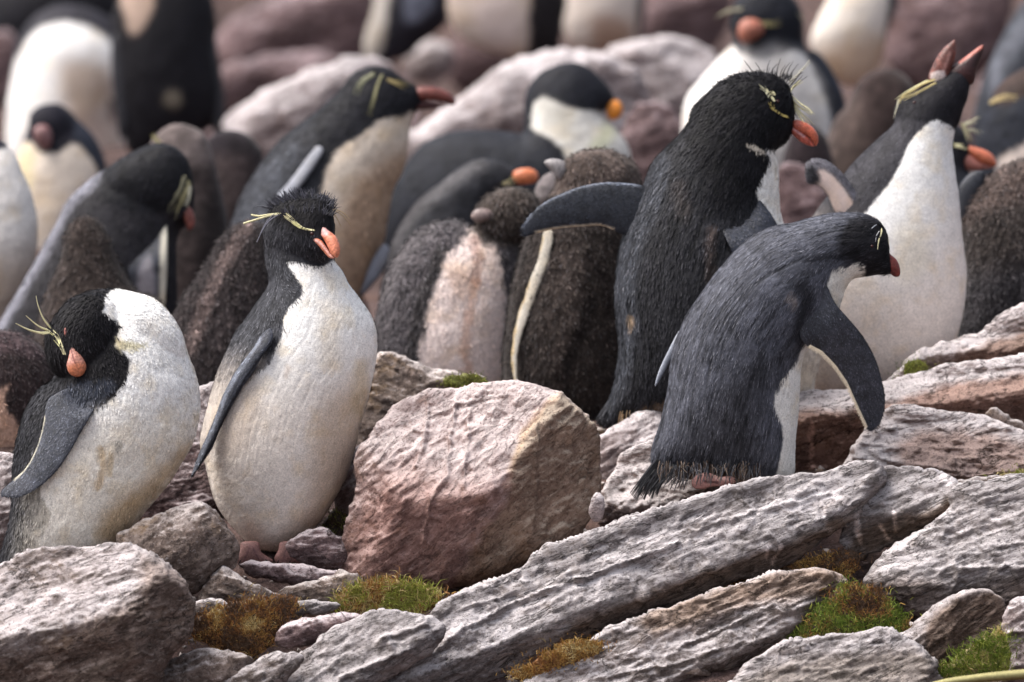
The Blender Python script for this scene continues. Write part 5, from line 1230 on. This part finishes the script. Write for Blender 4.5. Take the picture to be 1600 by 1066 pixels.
# 12 orange bill penguin bending, and chicks in the middle
t = soft('grey penguin bent forward with only a small orange bill showing above the moulting chick', 16.9, (660, 560), [([(590, 480), (600, 420), (620, 360), (650, 315), (690, 283), (719, 260), (750, 247), (783, 252), (806, 266), (812, 284), (800, 300), (770, 312), (760, 350), (740, 420), (700, 560), (600, 580)], 0, 0.5)], (0.036, 0.036, 0.042),
         [('s', [(610, 400), (650, 330), (700, 288), (750, 258)], (0.095, 0.09, 0.095), 16, 'a', 0.8), ('s', [(640, 420), (680, 340), (730, 300)], (0.02, 0.02, 0.025), 12, 'a', 0.8)], 71, vox=3.4)
t.part('bill', [(800, 272), (810, 264), (825, 262), (838, 267), (842, 276), (836, 285), (820, 288), (806, 286)], (0.52, 0.16, 0.07), g=1.6, k=0.7, dy=8, mat=M_BILL)
t.plume([([(786, 288), (796, 284), (804, 276)], 4, 3, (0.30, 0.26, 0.14), 30)], 8, 3.0, 1.3)
t = soft('moulting chick with a dirty pinkish white belly in the centre', 16.42, (700, 600), [([(735, 352), (715, 342), (680, 348), (645, 368), (618, 405), (598, 455), (584, 515), (572, 600), (620, 640), (770, 640), (797, 570), (808, 480), (812, 410), (805, 360)], 0, 0.58), ([(742, 338), (752, 314), (775, 298), (805, 292), (832, 300), (844, 320), (840, 346), (818, 370), (785, 376), (755, 364)], 20, 0.68), ([(700, 400), (730, 370), (770, 365), (795, 420), (795, 500), (775, 600), (700, 620), (665, 560), (675, 470)], 14, 0.55)], (0.09, 0.08, 0.085),
         [('p', [(737, 358), (712, 384), (692, 410), (682, 455), (665, 505), (656, 640), (778, 640), (787, 515), (791, 468), (780, 400), (762, 360)], (0.85, 0.72, 0.67), 8, 'f'),
          ('s', [(742, 375), (747, 410), (742, 440)], (0.30, 0.15, 0.11), 12, 'f', 0.6), ('s', [(743, 440), (734, 490), (728, 550), (735, 590)], (0.58, 0.34, 0.24), 11, 'f', 0.55), ('p', [(700, 420), (735, 420), (735, 460), (710, 470)], (0.48, 0.32, 0.24), 20, 'f', 0.6),
          ('p', [(740, 290), (850, 290), (850, 375), (790, 385), (740, 365)], (0.075, 0.06, 0.052), 10, 'a'), ('s', [(600, 460), (630, 400), (680, 355)], (0.16, 0.145, 0.15), 14, 'a', 0.6), ('s', [(640, 560), (660, 470), (690, 390)], (0.045, 0.04, 0.04), 16, 'a', 0.8)], 72, name='penguin_chick', cat='penguin chick', group=G_CH, mat=M_DOWN, vox=2.8, jag=9, blades=(16000, 11, 0.9, 0.4, 0.04, 0.4), flow=DN)
t.part('bill', [(736, 338), (742, 328), (755, 325), (768, 328), (774, 336), (764, 344), (750, 348), (742, 346)], (0.20, 0.15, 0.14), g=1.6, k=0.7, dy=44, mat=M_BILL)
t.ball('eye', 784, 322, 3.5)
t = soft('large brown downy chick under the outstretched flipper of the black penguin', 16.28, (890, 640), [([(862, 300), (878, 262), (897, 240), (932, 231), (968, 239), (996, 262), (1006, 320), (1002, 420), (990, 520), (975, 610), (940, 670), (800, 650), (785, 580), (792, 500), (806, 420), (830, 350)], 0, 0.55), ([(872, 270), (900, 240), (940, 234), (980, 252), (990, 290), (960, 320), (905, 318), (878, 300)], 16, 0.64)], (0.050, 0.040, 0.036),
         [('p', [(870, 232), (1000, 232), (1005, 300), (870, 310)], (0.125, 0.095, 0.082), 24, 'a', 0.8), ('p', [(860, 380), (880, 370), (910, 400), (900, 520), (870, 600), (850, 500)], (0.085, 0.066, 0.058), 30, 'f', 0.7), ('s', [(925, 470), (905, 520), (880, 590)], (0.018, 0.014, 0.014), 16, 'f', 0.8), ('s', [(920, 400), (945, 440), (950, 490)], (0.028, 0.02, 0.02), 10, 'f', 0.6)], 73, name='penguin_chick', cat='penguin chick', group=G_CH, mat=M_DOWN, vox=2.8, blades=(16000, 9, 0.9, 0.45, 0.03, 0.5), flow=DN)
t.part('bill', [(850, 254), (858, 248), (872, 248), (884, 254), (888, 268), (878, 280), (868, 278), (862, 268)], (0.24, 0.22, 0.22), g=1.6, k=0.7, dy=26, mat=M_BILL)
t.part('flipper', [(850, 362), (862, 362), (862, 384), (853, 420), (838, 460), (823, 500), (810, 540), (807, 580), (810, 606), (806, 606), (800, 570), (801, 530), (812, 485), (828, 440), (842, 398)], (0.52, 0.48, 0.41), [('s', [(846, 370), (834, 405), (820, 450), (806, 500), (798, 560), (804, 604)], (0.50, 0.36, 0.16), 6, 'a', 0.8)], g=1.3, k=0.3, drape=0.4, off=1, jag=4, rough=2.5, scales=(3000, 6, -0.3, 1))
t = soft('dark brown downy chick squeezed between the moulting chick and the large brown chick', 16.5, (800, 620), [([(780, 420), (800, 372), (835, 358), (860, 372), (862, 440), (850, 640), (770, 640), (768, 520)], 0, 0.5)], (0.04, 0.03, 0.028), [], 74, name='penguin_chick', cat='penguin chick', group=G_CH, mat=M_DOWN, vox=3, blades=(4000, 8, 0.9, 0.45, 0.03, 0.5), flow=DN)
t = soft('pale grey chick head peeping out left of the large brown chick', 16.6, (860, 420), [([(838, 330), (835, 300), (845, 278), (862, 268), (884, 280), (892, 320), (890, 420), (840, 420)], 0, 0.5)], (0.15, 0.13, 0.13), [('p', [(830, 320), (900, 320), (900, 430), (830, 430)], (0.07, 0.055, 0.05), 14, 'a')], 75, name='penguin_chick', cat='penguin chick', group=G_CH, mat=M_DOWN, vox=3.2)

# 13 left bird with bowed head and chicks
t = soft('out of focus penguin at the left bowing its black head with a hanging flipper', 16.75, (150, 600), [([(-24, 560), (-8, 516), (28, 452), (58, 400), (84, 354), (105, 312), (136, 282), (165, 262), (190, 245), (218, 231), (250, 222), (280, 231), (297, 258), (304, 298), (300, 345), (278, 372), (276, 480), (250, 620), (60, 650), (-20, 630)], 0, 0.5), ([(158, 300), (175, 262), (210, 238), (255, 224), (288, 240), (302, 280), (300, 330), (270, 350), (220, 340), (180, 330)], 24, 0.58)], (0.03, 0.028, 0.033),
         [('s', [(0, 505), (34, 446), (70, 384), (92, 340), (120, 300), (150, 276)], (0.17, 0.17, 0.20), 19, 'a', 0.9), ('p', [(155, 300), (175, 255), (215, 225), (270, 218), (305, 260), (305, 310), (250, 330), (200, 330)], (0.013, 0.013, 0.017), 12, 'a')], 76, vox=3.2, blades=(5000, 11, 1.2, 0.15, 0.03, 0.15), flow=[(200, 250, -0.6, 0.8), (50, 430, -0.6, 1)])
t.part('flipper', [(165, 345), (180, 330), (215, 325), (250, 330), (262, 350), (264, 400), (262, 450), (258, 482), (244, 476), (212, 462), (188, 420), (168, 368), (157, 336)], (0.028, 0.031, 0.045), [('s', [(166, 372), (178, 400), (190, 425), (206, 455)], (0.30, 0.26, 0.23), 6, 'a'), ('s', [(260, 350), (259, 400), (257, 480)], (0.58, 0.54, 0.44), 9, 'a'), ('p', [(218, 430), (235, 400), (245, 440), (240, 476), (222, 470)], (0.26, 0.24, 0.26), 16, 'f', 0.7)], g=2.2, k=0.2, dy=64, root=(205, 320, 110, 60))
t.part('bill', [(288, 318), (298, 322), (305, 338), (304, 354), (296, 360), (290, 346), (286, 330)], (0.22, 0.07, 0.055), g=1.6, k=0.6, dy=34, mat=M_BILL)
t.plume([([(290, 276), (285, 292), (276, 306), (264, 322)], 3.2, 3.0, (0.33, 0.31, 0.20), None), ([(296, 284), (290, 302), (282, 320), (276, 336)], 4.0, 3.0, (0.42, 0.38, 0.20), None), ([(299, 292), (298, 306), (292, 322)], 2.2, 1.5, (0.36, 0.35, 0.28), 60)], 8, 3.0, 1.3)
t = soft('dark brown downy chick against the belly of the bowing penguin', 16.4, (140, 600), [([(92, 410), (102, 366), (120, 340), (145, 338), (165, 360), (185, 405), (212, 452), (255, 478), (262, 600), (240, 660), (90, 660), (50, 560), (68, 470)], 0, 0.55)], (0.05, 0.038, 0.034), [('p', [(80, 480), (150, 460), (140, 600), (60, 600)], (0.075, 0.058, 0.052), 40, 'a', 0.7)], 77, name='penguin_chick', cat='penguin chick', group=G_CH, mat=M_DOWN, vox=3, blades=(8000, 9, 0.9, 0.45, 0.03, 0.5), flow=DN)
t = soft('brown downy chick standing behind the bowed black head', 17.2, (290, 500), [([(232, 240), (245, 210), (270, 192), (300, 196), (325, 218), (345, 290), (362, 400), (350, 560), (230, 560), (220, 400)], 0, 0.55)], (0.065, 0.05, 0.048), [('p', [(230, 190), (330, 190), (330, 250), (230, 250)], (0.13, 0.105, 0.10), 30, 'a', 0.8), ('p', [(330, 300), (370, 380), (350, 560), (300, 560)], (0.035, 0.028, 0.028), 30, 'a')], 78, name='penguin_chick', cat='penguin chick', group=G_CH, mat=M_DOWN, vox=3.6)
t.plume([([(240, 212), (247, 222), (253, 234)], 5, 4, (0.45, 0.40, 0.20), 40)], 8, 3.0, 1.3)
t = soft('dark chick head left of the shoulder of the tall red billed penguin', 17.5, (360, 400), [([(318, 240), (328, 214), (350, 203), (380, 206), (402, 224), (412, 260), (410, 400), (330, 400), (316, 300)], 0, 0.6)], (0.025, 0.02, 0.024), [('p', [(310, 260), (420, 260), (420, 410), (310, 410)], (0.06, 0.045, 0.045), 40, 'a')], 79, name='penguin_chick', cat='penguin chick', group=G_CH, mat=M_DOWN, vox=4)
t = soft('dark brown chick filling the gap between the two front left penguins', 16.35, (370, 640), [([(262, 600), (262, 520), (280, 470), (308, 430), (330, 395), (352, 360), (380, 345), (410, 350), (436, 400), (450, 470), (440, 640), (380, 690), (280, 680)], 0, 0.5)], (0.045, 0.036, 0.036), [('s', [(300, 540), (325, 470), (352, 410), (385, 355)], (0.17, 0.125, 0.115), 15, 'a', 0.75), ('s', [(340, 540), (356, 490)], (0.10, 0.08, 0.08), 14, 'f', 0.5)], 80, name='penguin_chick', cat='penguin chick', group=G_CH, mat=M_DOWN, vox=3, blades=(12000, 9, 0.9, 0.45, 0.03, 0.5), flow=DN)
t = soft('brown chick cut by the left edge with a pale belly, behind the preening penguin', 16.1, (20, 740), [([(-90, 560), (-50, 525), (0, 515), (40, 524), (72, 548), (88, 590), (82, 640), (60, 700), (30, 750), (-60, 760), (-110, 680)], 0, 0.6)], (0.045, 0.032, 0.032), [('p', [(-60, 625), (-10, 610), (15, 600), (8, 628), (30, 660), (38, 700), (10, 760), (-90, 760)], (0.46, 0.30, 0.23), 8, 'a'), ('p', [(-20, 520), (60, 520), (80, 560), (0, 545)], (0.09, 0.06, 0.065), 16, 'a', 0.7)], 81, name='penguin_chick', cat='penguin chick', group=G_CH, mat=M_DOWN, vox=2.8, blades=(8000, 8, 0.9, 0.45, 0.03, 0.5), flow=DN)

# 14..18 left background
t = soft('big white penguin belly cut by the left edge in the middle distance', 16.9, (-20, 560), [([(-110, 400), (-95, 290), (-60, 235), (-20, 215), (12, 226), (36, 268), (54, 320), (60, 370), (50, 430), (24, 490), (-10, 550), (-90, 580)], 0, 0.58)], (0.72, 0.68, 0.64), [('p', [(-120, 400), (20, 400), (80, 380), (40, 560), (-120, 600)], (0.46, 0.36, 0.28), 100, 'a', 0.8), ('p', [(-60, 190), (0, 190), (16, 225), (-20, 232)], (0.03, 0.03, 0.045), 8, 'a')], 82, vox=3.6)
t = soft('small out of focus penguin facing the camera at the left with a pink bill', 18.0, (95, 420), [([(42, 200), (46, 178), (62, 164), (88, 160), (108, 170), (124, 188), (142, 206), (160, 236), (168, 280), (155, 350), (120, 430), (50, 430), (22, 350), (20, 280), (30, 235)], 0, 0.6), ([(44, 205), (48, 178), (70, 162), (98, 166), (114, 188), (114, 216), (96, 235), (68, 236), (50, 224)], 20, 0.7)], (0.030, 0.034, 0.05),
         [('p', [(50, 222), (66, 238), (96, 238), (112, 222), (135, 240), (158, 290), (150, 430), (20, 430), (10, 300), (28, 235)], (0.62, 0.54, 0.46), 7, 'f'), ('p', [(30, 228), (56, 240), (50, 300), (30, 290)], (0.60, 0.52, 0.32), 16, 'f', 0.7), ('p', [(44, 200), (60, 165), (95, 160), (118, 190), (112, 225), (90, 238), (60, 236)], (0.016, 0.015, 0.024), 8, 'f')], 83, vox=4)
t.part('bill', [(54, 205), (64, 196), (77, 198), (83, 210), (82, 226), (74, 235), (64, 232), (57, 220)], (0.20, 0.10, 0.10), g=2, k=0.7, dy=52, mat=M_BILL)
t = soft('big out of focus white hunched penguin at the top left, preening', 19.3, (120, 320), [([(18, 120), (24, 70), (48, 30), (85, 8), (130, 8), (175, 30), (208, 70), (218, 110), (206, 145), (184, 160), (180, 190), (196, 220), (205, 300), (160, 350), (50, 350), (14, 260), (10, 180)], 0, 0.58), ([(120, 60), (160, 52), (195, 85), (202, 120), (185, 150), (150, 145), (115, 110)], 26, 0.6)], (0.035, 0.033, 0.042),
         [('p', [(16, 130), (34, 80), (62, 46), (104, 36), (150, 48), (182, 76), (202, 108), (200, 138), (180, 154), (168, 160), (176, 200), (210, 240), (210, 360), (0, 360), (5, 180)], (0.78, 0.76, 0.74), 10, 'a'), ('p', [(95, 110), (150, 100), (185, 130), (170, 170), (180, 230), (120, 230)], (0.42, 0.32, 0.25), 40, 'a', 0.85), ('p', [(60, 200), (200, 200), (210, 360), (20, 360)], (0.40, 0.30, 0.26), 60, 'a', 0.7)], 84, vox=5)
t = soft('dark out of focus penguin back filling the very top left corner', 20.2, (60, 160), [([(-80, 160), (-60, 30), (-20, -20), (60, -60), (150, -60), (200, -20), (205, 40), (150, 90), (60, 120), (0, 160)], 0, 0.5)], (0.014, 0.013, 0.018), [], 85, vox=6)
t = soft('black out of focus penguin with a tan chest top, right of the white hunched one', 18.9, (260, 230), [([(176, 100), (172, 40), (186, -10), (225, -50), (290, -60), (328, -20), (340, 40), (337, 80), (347, 130), (345, 190), (322, 206), (300, 232), (262, 228), (230, 250), (198, 236), (190, 190), (176, 150)], 0, 0.5), ([(230, 120), (262, 100), (300, 112), (312, 150), (300, 185), (262, 192), (232, 168)], 26, 0.6)], (0.012, 0.011, 0.015), [('p', [(188, -50), (240, -50), (240, 10), (218, 52), (198, 40)], (0.34, 0.25, 0.20), 14, 'f'), ('p', [(258, 150), (270, 140), (284, 148), (286, 164), (270, 172), (258, 164)], (0.13, 0.11, 0.085), 10, 'f')], 86, vox=5)

t.part('flipper', [(176, 60), (190, 50), (200, 90), (206, 150), (200, 205), (188, 215), (180, 170), (174, 110)], (0.03, 0.03, 0.038), g=3, k=0.4, dy=22)
t.part('flipper', [(318, 40), (334, 50), (344, 100), (352, 160), (350, 214), (338, 220), (326, 160), (318, 100)], (0.028, 0.028, 0.034), g=3, k=0.4, dy=14)

# 19..21 top middle
t = soft('dark slanting out of focus penguin at the top edge above the red billed one', 19.8, (640, 110), [([(566, 70), (580, 20), (592, -40), (640, -80), (700, -60), (708, 0), (696, 42), (664, 66), (640, 90), (604, 100), (574, 104)], 0, 0.5)], (0.026, 0.024, 0.034), [('p', [(560, 100), (575, 20), (590, -60), (616, -60), (606, 20), (596, 80), (580, 110)], (0.36, 0.33, 0.30), 7, 'a'), ('p', [(636, -20), (670, -30), (678, 10), (650, 36), (632, 30)], (0.13, 0.14, 0.18), 12, 'f')], 87, vox=5)
t = soft('out of focus penguin with a beige front and black side at the top centre', 19.6, (790, 90), [([(700, 20), (704, -40), (760, -80), (850, -80), (884, -30), (882, 40), (872, 82), (840, 96), (800, 90), (760, 82), (720, 60)], 0, 0.5)], (0.022, 0.018, 0.02), [('p', [(690, -90), (822, -90), (826, 20), (818, 90), (760, 92), (700, 50)], (0.46, 0.38, 0.33), 7, 'a'), ('p', [(740, 10), (790, -10), (815, 30), (800, 80), (760, 70)], (0.60, 0.50, 0.47), 24, 'a', 0.6)], 88, vox=5)
t = soft('out of focus beige bellied penguin at the top edge right of the black sided one', 20.0, (945, 80), [([(880, 40), (884, -20), (910, -70), (980, -80), (1008, -20), (1006, 40), (990, 74), (950, 84), (900, 76)], 0, 0.55)], (0.55, 0.48, 0.43), [('p', [(925, 30), (960, 25), (990, 50), (970, 84), (930, 76)], (0.34, 0.22, 0.16), 24, 'a', 0.8), ('p', [(1000, -80), (1016, -60), (1014, 60), (996, 70)], (0.03, 0.025, 0.03), 8, 'a')], 89, vox=5)
